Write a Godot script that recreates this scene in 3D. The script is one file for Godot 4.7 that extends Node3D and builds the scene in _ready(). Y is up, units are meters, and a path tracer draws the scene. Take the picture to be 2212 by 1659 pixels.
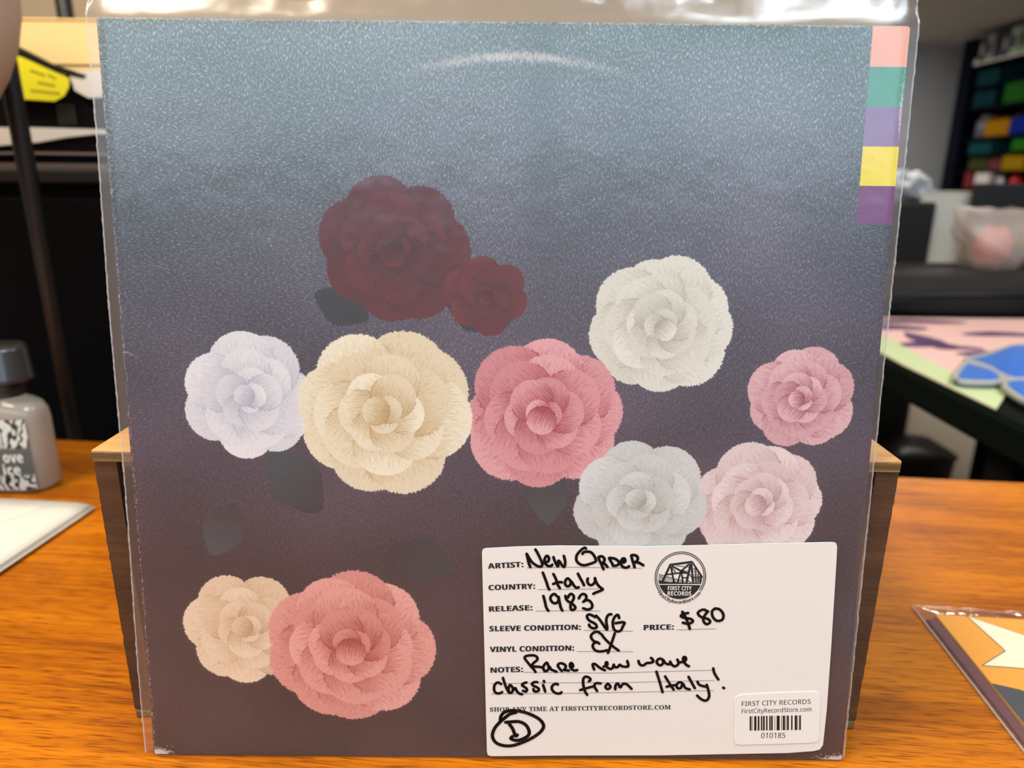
extends Node3D
# A sleeved record leaning on a wooden crate on a shop counter. Units are metres, y is up, the counter top is y = 0.

const LEAN := 0.1223            # how far the record leans back, radians
const SIDE := 0.315             # side of the record cover
const SANS := "Droid Sans"
const SERIF := "Droid Serif"
var rng := RandomNumberGenerator.new()
var M := {}
var names := {}

func _ready() -> void:
	rng.seed = 7
	camera_and_light()
	make_materials()
	build_room()
	build_desk()
	build_crate()
	build_cover()
	build_price_label()
	build_barcode_sticker()
	build_left_side()
	build_flat_record()
	build_background_left()
	build_second_table()
	build_shelf()

# ------------------------------------------------------------------ camera, light, exposure

func camera_and_light() -> void:
	var cam := Camera3D.new()
	cam.name = "camera"
	add_child(cam)
	cam.position = Vector3(0.0039, 0.2553, 0.2638)
	cam.basis = Basis(Vector3.UP, -0.0023) * Basis(Vector3.RIGHT, -0.2826) * Basis(Vector3.BACK, 0.0101)
	var at := CameraAttributesPhysical.new()
	at.frustum_focal_length = 22.126
	at.exposure_aperture = 6.2
	at.frustum_focus_distance = 0.31
	at.frustum_near = 0.02
	at.frustum_far = 60.0
	cam.attributes = at
	cam.fov = 56.954
	cam.near = 0.02
	cam.far = 60.0
	cam.current = true
	var env := Environment.new()
	env.background_mode = Environment.BG_COLOR
	env.background_color = Color(0.62, 0.72, 0.85)
	env.background_energy_multiplier = 1.0
	env.tonemap_mode = Environment.TONE_MAPPER_LINEAR
	env.tonemap_exposure = 1.22
	env.sdfgi_enabled = true
	env.ssao_enabled = true
	env.ssil_enabled = true
	var we := WorldEnvironment.new()
	we.name = "environment"
	we.environment = env
	add_child(we)
	# daylight through the shop window behind the photographer
	area("window_daylight", Vector3(0.2, 1.24, 2.5), Vector3(0, 0, -1), Vector2(5.2, 0.56), Color(0.80, 0.90, 1.0), 3.2)
	for p in PANELS:
		area("ceiling_panel_glow", Vector3(p[0], 1.535, p[1]), Vector3(0, -1, 0), Vector2(p[2], p[3]), p[4], p[5])

# x, z, width, depth, colour, energy of each ceiling panel
var PANELS := [
	[0.75, 0.45, 0.6, 0.9, Color(0.90, 0.96, 1.0), 2.0],
	[-0.85, 0.25, 0.6, 0.9, Color(1.0, 0.95, 0.86), 3.5],
	[-1.0, -1.0, 0.6, 0.6, Color(1.0, 0.88, 0.70), 1.1],
	[1.5, -0.7, 0.6, 0.6, Color(1.0, 0.95, 0.88), 1.0],  # unseen panel, placed to brighten the green table
	[2.2, -3.6, 0.6, 0.6, Color(1.0, 0.96, 0.90), 3.0],  # added out of view to lift the far floor and ceiling
	[2.4, -6.6, 0.6, 0.6, Color(1.0, 0.98, 0.96), 3.0],  # added out of view to brighten the back wall by the shelf
]

func area(called: String, at: Vector3, towards: Vector3, size: Vector2, c: Color, energy: float) -> void:
	var l := AreaLight3D.new()
	l.name = called
	add_child(l, true)
	l.position = at
	l.basis = Basis.looking_at(towards, Vector3.RIGHT if absf(towards.y) > 0.9 else Vector3.UP)
	if absf(towards.y) > 0.9:
		size = Vector2(size.y, size.x)
	l.area_size = size
	l.light_color = c
	l.light_energy = energy
	l.area_range = 20.0
	l.area_attenuation = 2.0
	l.shadow_enabled = true

# ------------------------------------------------------------------ helpers: nodes

func numbered(called: String) -> String:
	names[called] = names.get(called, 0) + 1
	return called if names[called] == 1 else "%s_%03d" % [called, names[called] - 1]

func tag(o: Node3D, label: String, category: String, group := "") -> Node3D:
	o.set_meta("label", label)
	o.set_meta("category", category)
	if group != "":
		o.set_meta("group", group)
	return o

func thing(called: String, label: String, category: String, at := Vector3.ZERO, turn := 0.0, group := "") -> Node3D:
	var o := Node3D.new()
	o.name = numbered(called)
	add_child(o)
	o.position = at
	o.rotation.y = turn
	tag(o, label, category, group)
	return o

func obj(called: String, st: SurfaceTool, m: Material, parent: Node = self) -> MeshInstance3D:
	var o := MeshInstance3D.new()
	st.generate_normals()
	o.mesh = st.commit()
	o.material_override = m
	o.name = numbered(called) if parent == self else called
	parent.add_child(o, true)
	return o

func struct(called: String, st: SurfaceTool, m: Material) -> MeshInstance3D:
	var o := obj(called, st, m)
	o.set_meta("kind", "structure")
	return o

# ------------------------------------------------------------------ helpers: shapes

func mb(smooth := false) -> SurfaceTool:
	var st := SurfaceTool.new()
	st.begin(Mesh.PRIMITIVE_TRIANGLES)
	st.set_smooth_group(0 if smooth else -1)
	return st

func tri(st: SurfaceTool, a: Vector3, b: Vector3, c: Vector3, out: Vector3, ua := Vector2.ZERO, ub := Vector2.ZERO, uc := Vector2.ZERO) -> void:
	if (b - a).cross(c - a).dot(out) > 0.0:   # front faces run clockwise
		var t := b; b = c; c = t
		var u := ub; ub = uc; uc = u
	st.set_uv(ua); st.add_vertex(a)
	st.set_uv(ub); st.add_vertex(b)
	st.set_uv(uc); st.add_vertex(c)

func quad(st: SurfaceTool, a: Vector3, b: Vector3, c: Vector3, d: Vector3, out: Vector3) -> void:
	tri(st, a, b, c, out)
	tri(st, a, c, d, out)

func box(st: SurfaceTool, at: Vector3, size: Vector3, bevel := 0.0, xf := Transform3D()) -> void:
	var h := size / 2.0
	bevel = minf(bevel, minf(h.x, minf(h.y, h.z)) * 0.9)
	var axes := [Vector3.RIGHT, Vector3.UP, Vector3.BACK]
	var face := func(k: int, s: float, su: float, sv: float) -> Vector3:
		var u: int = (k + 1) % 3
		var v: int = (k + 2) % 3
		return xf * (at + axes[k] * s * h[k] + axes[u] * su * (h[u] - bevel) + axes[v] * sv * (h[v] - bevel))
	for k in 3:
		for s in [-1.0, 1.0]:
			quad(st, face.call(k, s, -1.0, -1.0), face.call(k, s, 1.0, -1.0), face.call(k, s, 1.0, 1.0), face.call(k, s, -1.0, 1.0), xf.basis * (axes[k] * s))
	if bevel <= 0.0:
		return
	for k in 3:
		var u := (k + 1) % 3
		var v := (k + 2) % 3
		for su in [-1.0, 1.0]:
			for sv in [-1.0, 1.0]:
				# the edge along k between the faces u and v
				var p = [face.call(u, su, sv, -1.0), face.call(u, su, sv, 1.0), face.call(v, sv, 1.0, su), face.call(v, sv, -1.0, su)]
				quad(st, p[0], p[1], p[2], p[3], xf.basis * (axes[u] * su + axes[v] * sv))
	for sx in [-1.0, 1.0]:
		for sy in [-1.0, 1.0]:
			for sz in [-1.0, 1.0]:
				tri(st, face.call(0, sx, sy, sz), face.call(1, sy, sz, sx), face.call(2, sz, sx, sy), xf.basis * Vector3(sx, sy, sz))

func prism(st: SurfaceTool, pts: PackedVector2Array, z0: float, z1: float, xf := Transform3D()) -> void:
	var idx := Geometry2D.triangulate_polygon(pts)
	var n := pts.size()
	for i in range(0, idx.size(), 3):
		var q := [pts[idx[i]], pts[idx[i + 1]], pts[idx[i + 2]]]
		for z in [z0, z1]:
			tri(st, xf * Vector3(q[0].x, q[0].y, z), xf * Vector3(q[1].x, q[1].y, z), xf * Vector3(q[2].x, q[2].y, z), xf.basis * Vector3(0, 0, (z - (z0 + z1) / 2.0) * 1e4), q[0], q[1], q[2])
	var turn := 0.0
	for i in n:
		turn += pts[i].cross(pts[(i + 1) % n])
	for i in n:
		var a := pts[i]
		var b := pts[(i + 1) % n]
		var out := Vector3(b.y - a.y, a.x - b.x, 0) * signf(turn) * 1e4
		quad(st, xf * Vector3(a.x, a.y, z0), xf * Vector3(b.x, b.y, z0), xf * Vector3(b.x, b.y, z1), xf * Vector3(a.x, a.y, z1), xf.basis * out)

func rounded(w: float, h: float, r: float, cx := 0.0, cy := 0.0, n := 6) -> PackedVector2Array:
	var p := PackedVector2Array()
	for c in 4:
		var mid := Vector2(cx + (w / 2 - r) * [1, -1, -1, 1][c], cy + (h / 2 - r) * [1, 1, -1, -1][c])
		for i in n + 1:
			p.append(mid + Vector2.from_angle((c + float(i) / n) * PI / 2) * r)
	return p

# rings: [height, half width, half depth, corner roundness 0..1] of a superellipse, joined upwards
func loft(st: SurfaceTool, rings: Array, seg := 40, xf := Transform3D()) -> void:
	var pts := []
	for r in rings:
		var row := PackedVector3Array()
		for i in seg:
			var a := TAU * i / seg
			var e: float = lerpf(0.28, 1.0, r[3])
			row.append(xf * Vector3(r[1] * signf(cos(a)) * pow(absf(cos(a)), e), r[0], r[2] * signf(sin(a)) * pow(absf(sin(a)), e)))
		pts.append(row)
	for k in pts.size() - 1:
		var mid: Vector3 = xf * Vector3(0, (rings[k][0] + rings[k + 1][0]) / 2, 0)
		for i in seg:
			var j := (i + 1) % seg
			var o: Vector3 = (pts[k][i] + pts[k + 1][j]) / 2 - mid
			o += xf.basis.y * (rings[k][1] - rings[k + 1][1]) * signf(rings[k + 1][0] - rings[k][0] + 1e-9) * 3.0
			quad(st, pts[k][i], pts[k][j], pts[k + 1][j], pts[k + 1][i], o)
	for e in [0, pts.size() - 1]:
		var c: Vector3 = xf * Vector3(0, rings[e][0], 0)
		var o: Vector3 = xf.basis.y * (-1.0 if e == 0 else 1.0)
		for i in seg:
			tri(st, c, pts[e][i], pts[e][(i + 1) % seg], o)

# a surface from a grid of points; both uv run 0..1
func grid(st: SurfaceTool, f: Callable, nu: int, nv: int, out: Vector3) -> void:
	for i in nu:
		for j in nv:
			var u := [Vector2(float(i) / nu, float(j) / nv), Vector2(float(i + 1) / nu, float(j) / nv), Vector2(float(i + 1) / nu, float(j + 1) / nv), Vector2(float(i) / nu, float(j + 1) / nv)]
			var p := []
			for k in 4:
				p.append((f as Callable).call(u[k]))
			tri(st, p[0], p[1], p[2], out, u[0], u[1], u[2])
			tri(st, p[0], p[2], p[3], out, u[0], u[2], u[3])

# a sheet of some thickness: two grids and the rim between them
func slab(st: SurfaceTool, f: Callable, nu: int, nv: int, n: Vector3, thick: float) -> void:
	grid(st, f, nu, nv, n)
	grid(st, func(u: Vector2) -> Vector3: return (f as Callable).call(u) - n * thick, nu, nv, -n)
	var mid: Vector3 = (f as Callable).call(Vector2(0.5, 0.5))
	for side in 4:
		var cnt := nu if side < 2 else nv
		for i in cnt:
			var t0 := float(i) / cnt
			var t1 := float(i + 1) / cnt
			var a: Vector3 = (f as Callable).call([Vector2(t0, 0), Vector2(t0, 1), Vector2(0, t0), Vector2(1, t0)][side])
			var b: Vector3 = (f as Callable).call([Vector2(t1, 0), Vector2(t1, 1), Vector2(0, t1), Vector2(1, t1)][side])
			var o := (a + b) / 2 - mid
			quad(st, a, b, b - n * thick, a - n * thick, o - n * o.dot(n))

func tube(st: SurfaceTool, path: Array, r: float, seg := 10) -> void:
	var rows := []
	for i in path.size():
		var d: Vector3 = (path[mini(i + 1, path.size() - 1)] - path[maxi(i - 1, 0)]).normalized()
		var x := d.cross(Vector3(0.31, 0.27, 0.91)).normalized()
		var y := d.cross(x)
		var row := []
		for k in seg:
			row.append(path[i] + (x * cos(TAU * k / seg) + y * sin(TAU * k / seg)) * r)
		rows.append(row)
	for i in path.size() - 1:
		for k in seg:
			var j := (k + 1) % seg
			quad(st, rows[i][k], rows[i][j], rows[i + 1][j], rows[i + 1][k], (rows[i][k] + rows[i][j]) / 2 - path[i])
	for e in [0, path.size() - 1]:
		var o: Vector3 = path[e] - path[1 if e == 0 else e - 1]
		for k in seg:
			tri(st, path[e], rows[e][k], rows[e][(k + 1) % seg], o)

# flat marks: a pen stroke through points, with round ends, on the plane z
func stroke(st: SurfaceTool, pts: PackedVector2Array, width: float, z: float) -> void:
	var fine := PackedVector2Array()
	var n := pts.size()
	for i in n - 1:
		var steps := 5 if n > 2 else 1
		for k in steps:
			fine.append(pts[i].cubic_interpolate(pts[i + 1], pts[maxi(i - 1, 0)], pts[mini(i + 2, n - 1)], float(k) / steps))
	fine.append(pts[n - 1])
	var w := width / 2
	for i in fine.size():
		for k in 10:   # a disc at each point joins the pieces
			var a := Vector2.from_angle(TAU * k / 10) * w
			var b := Vector2.from_angle(TAU * (k + 1) / 10) * w
			if i % 2 == 0 or i == fine.size() - 1:
				flat(st, fine[i], fine[i] + a, fine[i] + b, z)
		if i + 1 < fine.size() and fine[i].distance_to(fine[i + 1]) > 1e-7:
			var d := (fine[i + 1] - fine[i]).normalized().orthogonal() * w
			flat(st, fine[i] - d, fine[i] + d, fine[i + 1] + d, z)
			flat(st, fine[i] - d, fine[i + 1] + d, fine[i + 1] - d, z)

func flat(st: SurfaceTool, a: Vector2, b: Vector2, c: Vector2, z: float) -> void:
	tri(st, Vector3(a.x, a.y, z), Vector3(b.x, b.y, z), Vector3(c.x, c.y, z), Vector3.BACK)

func bar(st: SurfaceTool, a: Vector2, b: Vector2, width: float, z: float) -> void:
	var d := (b - a).normalized().orthogonal() * width / 2
	flat(st, a - d, a + d, b + d, z)
	flat(st, a - d, b + d, b - d, z)

func filled(st: SurfaceTool, pts: PackedVector2Array, z: float) -> void:
	var idx := Geometry2D.triangulate_polygon(pts)
	for i in range(0, idx.size(), 3):
		flat(st, pts[idx[i]], pts[idx[i + 1]], pts[idx[i + 2]], z)

func letters(text: String, font_name: String, weight: int) -> PackedVector3Array:
	var f := SystemFont.new()
	f.font_names = PackedStringArray([font_name])
	f.font_weight = weight
	var tm := TextMesh.new()
	tm.text = text
	tm.font = f
	tm.font_size = 64
	tm.pixel_size = 0.01
	tm.depth = 0.0
	tm.curve_step = 0.6
	tm.horizontal_alignment = HORIZONTAL_ALIGNMENT_LEFT
	var arr := tm.get_mesh_arrays()
	var v: PackedVector3Array = arr[Mesh.ARRAY_VERTEX]
	var out := PackedVector3Array()
	if arr[Mesh.ARRAY_INDEX] != null and arr[Mesh.ARRAY_INDEX].size() > 0:
		for i in arr[Mesh.ARRAY_INDEX]:
			out.append(v[i])
	else:
		out = v
	return out

# type set between two points of its base line, its capitals of the height cap
func typeset(st: SurfaceTool, text: String, font_name: String, weight: int, a: Vector2, b: Vector2, cap: float, z: float) -> void:
	if weight > 700:   # a heavier face: the bold one struck three times, a hair apart
		for k in [-1.0, 0.0, 1.0]:
			typeset(st, text, font_name, 700, a + (b - a).normalized() * cap * 0.045 * k, b + (b - a).normalized() * cap * 0.045 * k, cap, z + 0.000004 * k)
		return
	var v := letters(text, font_name, weight)
	var lo := Vector2(1e9, 1e9)
	var hi := -lo
	for p in v:
		lo = Vector2(minf(lo.x, p.x), minf(lo.y, p.y))
		hi = Vector2(maxf(hi.x, p.x), maxf(hi.y, p.y))
	var ref := letters("H", font_name, weight)
	var rlo := 1e9
	var rhi := -1e9
	for p in ref:
		rlo = minf(rlo, p.y)
		rhi = maxf(rhi, p.y)
	var ux := (b - a) / (hi.x - lo.x)
	var uy := (b - a).normalized().orthogonal()
	if uy.y < 0:
		uy = -uy
	uy *= cap / (rhi - rlo)
	for i in range(0, v.size(), 3):
		var q := []
		for k in 3:
			q.append(a + ux * (v[i + k].x - lo.x) + uy * (v[i + k].y - rlo))
		flat(st, q[0], q[1], q[2], z)

# ------------------------------------------------------------------ textures

func noise(freq: float, octaves: int, seed_: int) -> FastNoiseLite:
	var n := FastNoiseLite.new()
	n.noise_type = FastNoiseLite.TYPE_SIMPLEX_SMOOTH
	n.frequency = freq
	n.fractal_octaves = octaves
	n.seed = seed_
	return n

# grey values 0..255 of a noise drawn small and stretched to w x h
func streaks(w: int, h: int, sw: int, sh: int, freq: float, octaves: int, seed_: int) -> PackedByteArray:
	var im := noise(freq, octaves, seed_).get_seamless_image(sw, sh)
	im.convert(Image.FORMAT_L8)
	im.resize(w, h, Image.INTERPOLATE_CUBIC)
	return im.get_data()

func wood_texture(dark: Color, mid: Color, light: Color, seed_: int, w := 1024, h := 1024, fine := 0.5) -> ImageTexture:
	var broad := streaks(w, h, 128, 256, 0.018, 3, seed_)
	var line := streaks(w, h, 48, h, 0.06, 3, seed_ + 1)
	var pore := streaks(w, h, 96, h, 0.35, 2, seed_ + 2)
	var data := PackedByteArray()
	data.resize(w * h * 3)
	var ramp := PackedByteArray()
	for i in 256:
		var t := i / 255.0
		var c := dark.lerp(mid, t * 2.0) if t < 0.5 else mid.lerp(light, t * 2.0 - 1.0)
		ramp.append(int(c.r * 255)); ramp.append(int(c.g * 255)); ramp.append(int(c.b * 255))
	for i in w * h:
		var t := 128.0 + 0.42 * (broad[i] - 128) + 0.30 * (line[i] - 128)
		t -= fine * maxi(0, pore[i] - 146) * 1.7
		var p := clampi(int((t - 128.0) * 1.35 + 128.0), 0, 255) * 3
		data[i * 3] = ramp[p]; data[i * 3 + 1] = ramp[p + 1]; data[i * 3 + 2] = ramp[p + 2]
	var im := Image.create_from_data(w, h, false, Image.FORMAT_RGB8, data)
	return ImageTexture.create_from_image(im)

func noise_texture(freq: float, octaves: int, seed_: int, size := 512, bump := 0.0) -> ImageTexture:
	var im := noise(freq, octaves, seed_).get_seamless_image(size, size)
	im.convert(Image.FORMAT_RGB8)
	if bump > 0.0:
		im.bump_map_to_normal_map(bump)
	return ImageTexture.create_from_image(im)

# ------------------------------------------------------------------ materials

func mat(c: Color, rough := 0.6, metal := 0.0) -> StandardMaterial3D:
	var m := StandardMaterial3D.new()
	m.albedo_color = c
	m.roughness = rough
	m.metallic = metal
	m.texture_filter = BaseMaterial3D.TEXTURE_FILTER_LINEAR_WITH_MIPMAPS_ANISOTROPIC
	return m

func film(alpha: float, rough: float, bump: Texture2D = null, deep := 0.0, scale := Vector3.ONE) -> StandardMaterial3D:
	var m := mat(Color(0.95, 0.96, 0.98, alpha), rough)
	m.transparency = BaseMaterial3D.TRANSPARENCY_ALPHA
	m.cull_mode = BaseMaterial3D.CULL_DISABLED
	if bump:
		m.heightmap_enabled = true
		m.heightmap_texture = bump
		m.heightmap_scale = deep
		m.uv1_triplanar = true
		m.uv1_scale = scale
	return m

func triplanar(m: StandardMaterial3D, t: Texture2D, scale: Vector3, offset := Vector3.ZERO) -> StandardMaterial3D:
	m.albedo_texture = t
	m.uv1_triplanar = true
	m.uv1_triplanar_sharpness = 8.0
	m.uv1_scale = scale
	m.uv1_offset = offset
	return m

func make_materials() -> void:
	M.paper = mat(Color(0.88, 0.87, 0.84), 0.75)
	M.ink = mat(Color(0.035, 0.032, 0.035), 0.45)
	M.print_ink = mat(Color(0.10, 0.10, 0.10), 0.7)
	M.rule_ink = mat(Color(0.50, 0.48, 0.46), 0.7)
	M.sticker = mat(Color(0.90, 0.90, 0.87), 0.5)
	M.board = mat(Color(0.80, 0.78, 0.74), 0.85)
	M.black_plastic = mat(Color(0.03, 0.028, 0.028), 0.45)
	M.dull_black = mat(Color(0.055, 0.047, 0.043), 0.9)
	M.dull_black.metallic_specular = 0.2
	M.black_metal = mat(Color(0.045, 0.042, 0.042), 0.4)
	M.white_plastic = mat(Color(0.85, 0.85, 0.84), 0.4)
	M.seam = mat(Color(0.80, 0.80, 0.80, 0.40), 0.35)
	M.seam.transparency = BaseMaterial3D.TRANSPARENCY_ALPHA
	M.film = film(0.02, 0.24, noise_texture(0.012, 3, 31, 512), 0.03, Vector3(6, 6, 6))
	M.table_wood = triplanar(mat(Color(1, 1, 1), 0.33), wood_texture(Color(0.44, 0.21, 0.02), Color(0.69, 0.385, 0.03), Color(0.81, 0.495, 0.07), 11, 1400, 1400, 0.9), Vector3(1.3, 2.2, 2.2), Vector3(0.2, 0.3, 0.15))
	M.table_wood.metallic_specular = 0.26
	M.table_wood.roughness = 0.45
	M.film_flat = film(0.02, 0.06, M.film.heightmap_texture, 0.03, Vector3(9, 9, 9))
	M.crate_wood = triplanar(mat(Color(1, 1, 1), 0.7), wood_texture(Color(0.25, 0.165, 0.09), Color(0.32, 0.215, 0.12), Color(0.40, 0.28, 0.16), 21, 512, 512, 0.6), Vector3(5, 12, 5))
	M.pale_wood = triplanar(mat(Color(1, 1, 1), 0.6), wood_texture(Color(0.58, 0.40, 0.21), Color(0.74, 0.55, 0.32), Color(0.83, 0.66, 0.41), 23, 512, 512, 0.6), Vector3(5, 9, 9))
	M.edge_wood = triplanar(mat(Color(1, 1, 1), 0.8), wood_texture(Color(0.22, 0.16, 0.08), Color(0.46, 0.36, 0.20), Color(0.66, 0.55, 0.33), 25, 512, 512, 0.8), Vector3(4, 40, 4))

# ------------------------------------------------------------------ the room

func build_room() -> void:
	M.wall = mat(Color(0.74, 0.75, 0.76), 0.9)
	M.tan_wall = mat(Color(0.72, 0.65, 0.56), 0.9)
	M.ceiling = mat(Color(0.76, 0.73, 0.69), 0.95)
	M.concrete = mat(Color(0.56, 0.52, 0.46), 0.8)
	var patch := noise_texture(0.02, 4, 5, 256)
	M.concrete.detail_enabled = true
	M.concrete.detail_blend_mode = BaseMaterial3D.BLEND_MODE_MUL
	M.concrete.detail_albedo = patch
	M.concrete.uv1_triplanar = true
	var st := mb(); box(st, Vector3(0.9, -0.79, -2.45), Vector3(7.9, 0.1, 10.3)); struct("floor", st, mat(Color(0.55, 0.51, 0.45), 0.8))
	st = mb(); box(st, Vector3(0.9, 1.63, -2.45), Vector3(7.9, 0.1, 10.3)); struct("ceiling", st, M.ceiling)
	st = mb(); box(st, Vector3(0.9, 0.42, -7.55), Vector3(7.9, 2.52, 0.1)); struct("wall_back", st, M.wall)
	st = mb(); box(st, Vector3(-3.0, 0.42, -2.45), Vector3(0.1, 2.52, 10.3)); struct("wall_left", st, M.wall)
	st = mb(); box(st, Vector3(4.8, 0.42, -2.45), Vector3(0.1, 2.52, 10.3)); struct("wall_right", st, M.wall)
	# the wall behind the photographer has the shop window
	st = mb()
	box(st, Vector3(0.9, 0.09, 2.65), Vector3(7.9, 1.66, 0.1))
	box(st, Vector3(0.9, 1.62, 2.65), Vector3(7.9, 0.12, 0.1))
	box(st, Vector3(-2.75, 1.24, 2.65), Vector3(0.6, 0.64, 0.1))
	box(st, Vector3(3.85, 1.24, 2.65), Vector3(2.0, 0.64, 0.1))
	struct("wall_front", st, M.wall)
	st = mb()
	for x in [-2.43, -0.9, 0.3, 1.5, 2.83]:
		box(st, Vector3(x, 1.24, 2.65), Vector3(0.05, 0.64, 0.06), 0.005)
	for y in [0.94, 1.54]:
		box(st, Vector3(0.2, y, 2.65), Vector3(5.3, 0.04, 0.06), 0.005)
	var win := struct("window_1", st, M.white_plastic)
	st = mb(); box(st, Vector3(0.2, 1.24, 2.655), Vector3(5.2, 0.6, 0.006)); obj("pane", st, film(0.05, 0.02), win)
	st = mb(); box(st, Vector3(-0.925, 0.42, -2.05), Vector3(4.05, 2.3, 0.1)); struct("wall_partition", st, M.tan_wall)
	for p in PANELS:
		var t := thing("ceiling_light", "flat square-edged ceiling light panel", "ceiling light", Vector3(p[0], 1.56, p[1]))
		st = mb(); box(st, Vector3(0, 0.008, 0), Vector3(p[2] + 0.04, 0.02, p[3] + 0.04), 0.003); obj("frame", st, M.white_plastic, t)
		var g := mat(p[4], 0.6)
		g.emission_enabled = true
		g.emission = p[4]
		g.emission_energy_multiplier = 1.2
		st = mb(); box(st, Vector3(0, -0.006, 0), Vector3(p[2], 0.008, p[3]), 0.002); obj("diffuser", st, g, t)
	var k := 0
	for o in get_children():
		if str(o.name).begins_with("ceiling_light"):
			o.set_meta("label", ["cool white ceiling light panel above the counter, towards the shop window", "warm ceiling light panel above the left end of the counter", "small warm ceiling light panel above the black cabinet", "small unseen ceiling light panel placed to brighten the green table", "small unseen ceiling light panel added to brighten the floor beyond the green table", "small unseen ceiling light panel added to brighten the back wall by the stock shelf"][k])
			k += 1

# ------------------------------------------------------------------ the counter and the crate

func build_desk() -> void:
	var t := thing("desk", "orange-brown wood grain counter top that carries the record and the crate", "table", Vector3(0, 0, 0), -0.092)
	var st := mb(); box(st, Vector3(0.03, -0.016, 0.17), Vector3(1.9, 0.032, 1.06), 0.003); obj("desk_top", st, M.table_wood, t)
	for x in [-0.85, 0.91]:
		for z in [-0.29, 0.64]:
			st = mb(); box(st, Vector3(x, -0.386, z), Vector3(0.06, 0.708, 0.06), 0.004); obj("leg", st, M.black_metal, t)

func build_crate() -> void:
	var w := 0.3515
	var h := 0.1402
	var d := 0.20
	var t := thing("wooden_crate", "low open-fronted wooden crate with a pale top board, behind the leaning record", "crate", Vector3(-0.0027, 0, -0.0216), -0.0106)
	# the top board is rabbeted over the sides: its lower half fits between them
	var st := mb()
	box(st, Vector3(0, h - 0.00225, -d / 2), Vector3(w, 0.0045, d), 0.0006)
	obj("top_board", st, M.pale_wood, t)
	st = mb(); box(st, Vector3(0, h - 0.0032, 0.0002), Vector3(w - 0.001, 0.0042, 0.0006), 0.0002)
	obj("board_edge", st, M.edge_wood, t.get_child(0))
	st = mb(); box(st, Vector3(0, h - 0.0069, -d / 2 - 0.001), Vector3(w - 0.0222, 0.0046, d - 0.004), 0.001)
	obj("rabbet", st, M.edge_wood, t.get_child(0))
	for s in [-1.0, 1.0]:
		st = mb()
		var n := noise(420.0, 3, 40 + int(s))
		# a side panel with a rough-sawn outer edge
		var f := func(u: Vector2) -> Vector3:
			var y := 0.0045 + u.y * (h - 0.0045 - 0.0047)
			var out_x := w / 2 - 0.0003 + 0.00045 * n.get_noise_2d(y, 3.0)
			return Vector3(s * lerpf(w / 2 - 0.0102, out_x, u.x), y, -0.0006)
		slab(st, f, 2, 60, Vector3.BACK, d - 0.001)
		obj("side_panel", st, M.crate_wood, t)
	st = mb(); box(st, Vector3(0, 0.0021, -d / 2), Vector3(w - 0.001, 0.0042, d), 0.0006); obj("bottom_board", st, M.edge_wood, t)
	st = mb(); box(st, Vector3(0, h / 2 - 0.001, -d + 0.006), Vector3(w - 0.021, h - 0.018, 0.006), 0.0005); obj("back_panel", st, M.crate_wood, t)

# ------------------------------------------------------------------ the record cover

func lean_frame(x := 0.0, v := 0.0) -> Transform3D:
	var b := Basis(Vector3.RIGHT, -LEAN)
	return Transform3D(b, Vector3(0, 0.0008, 0) + b * Vector3(x, v, 0))

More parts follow.
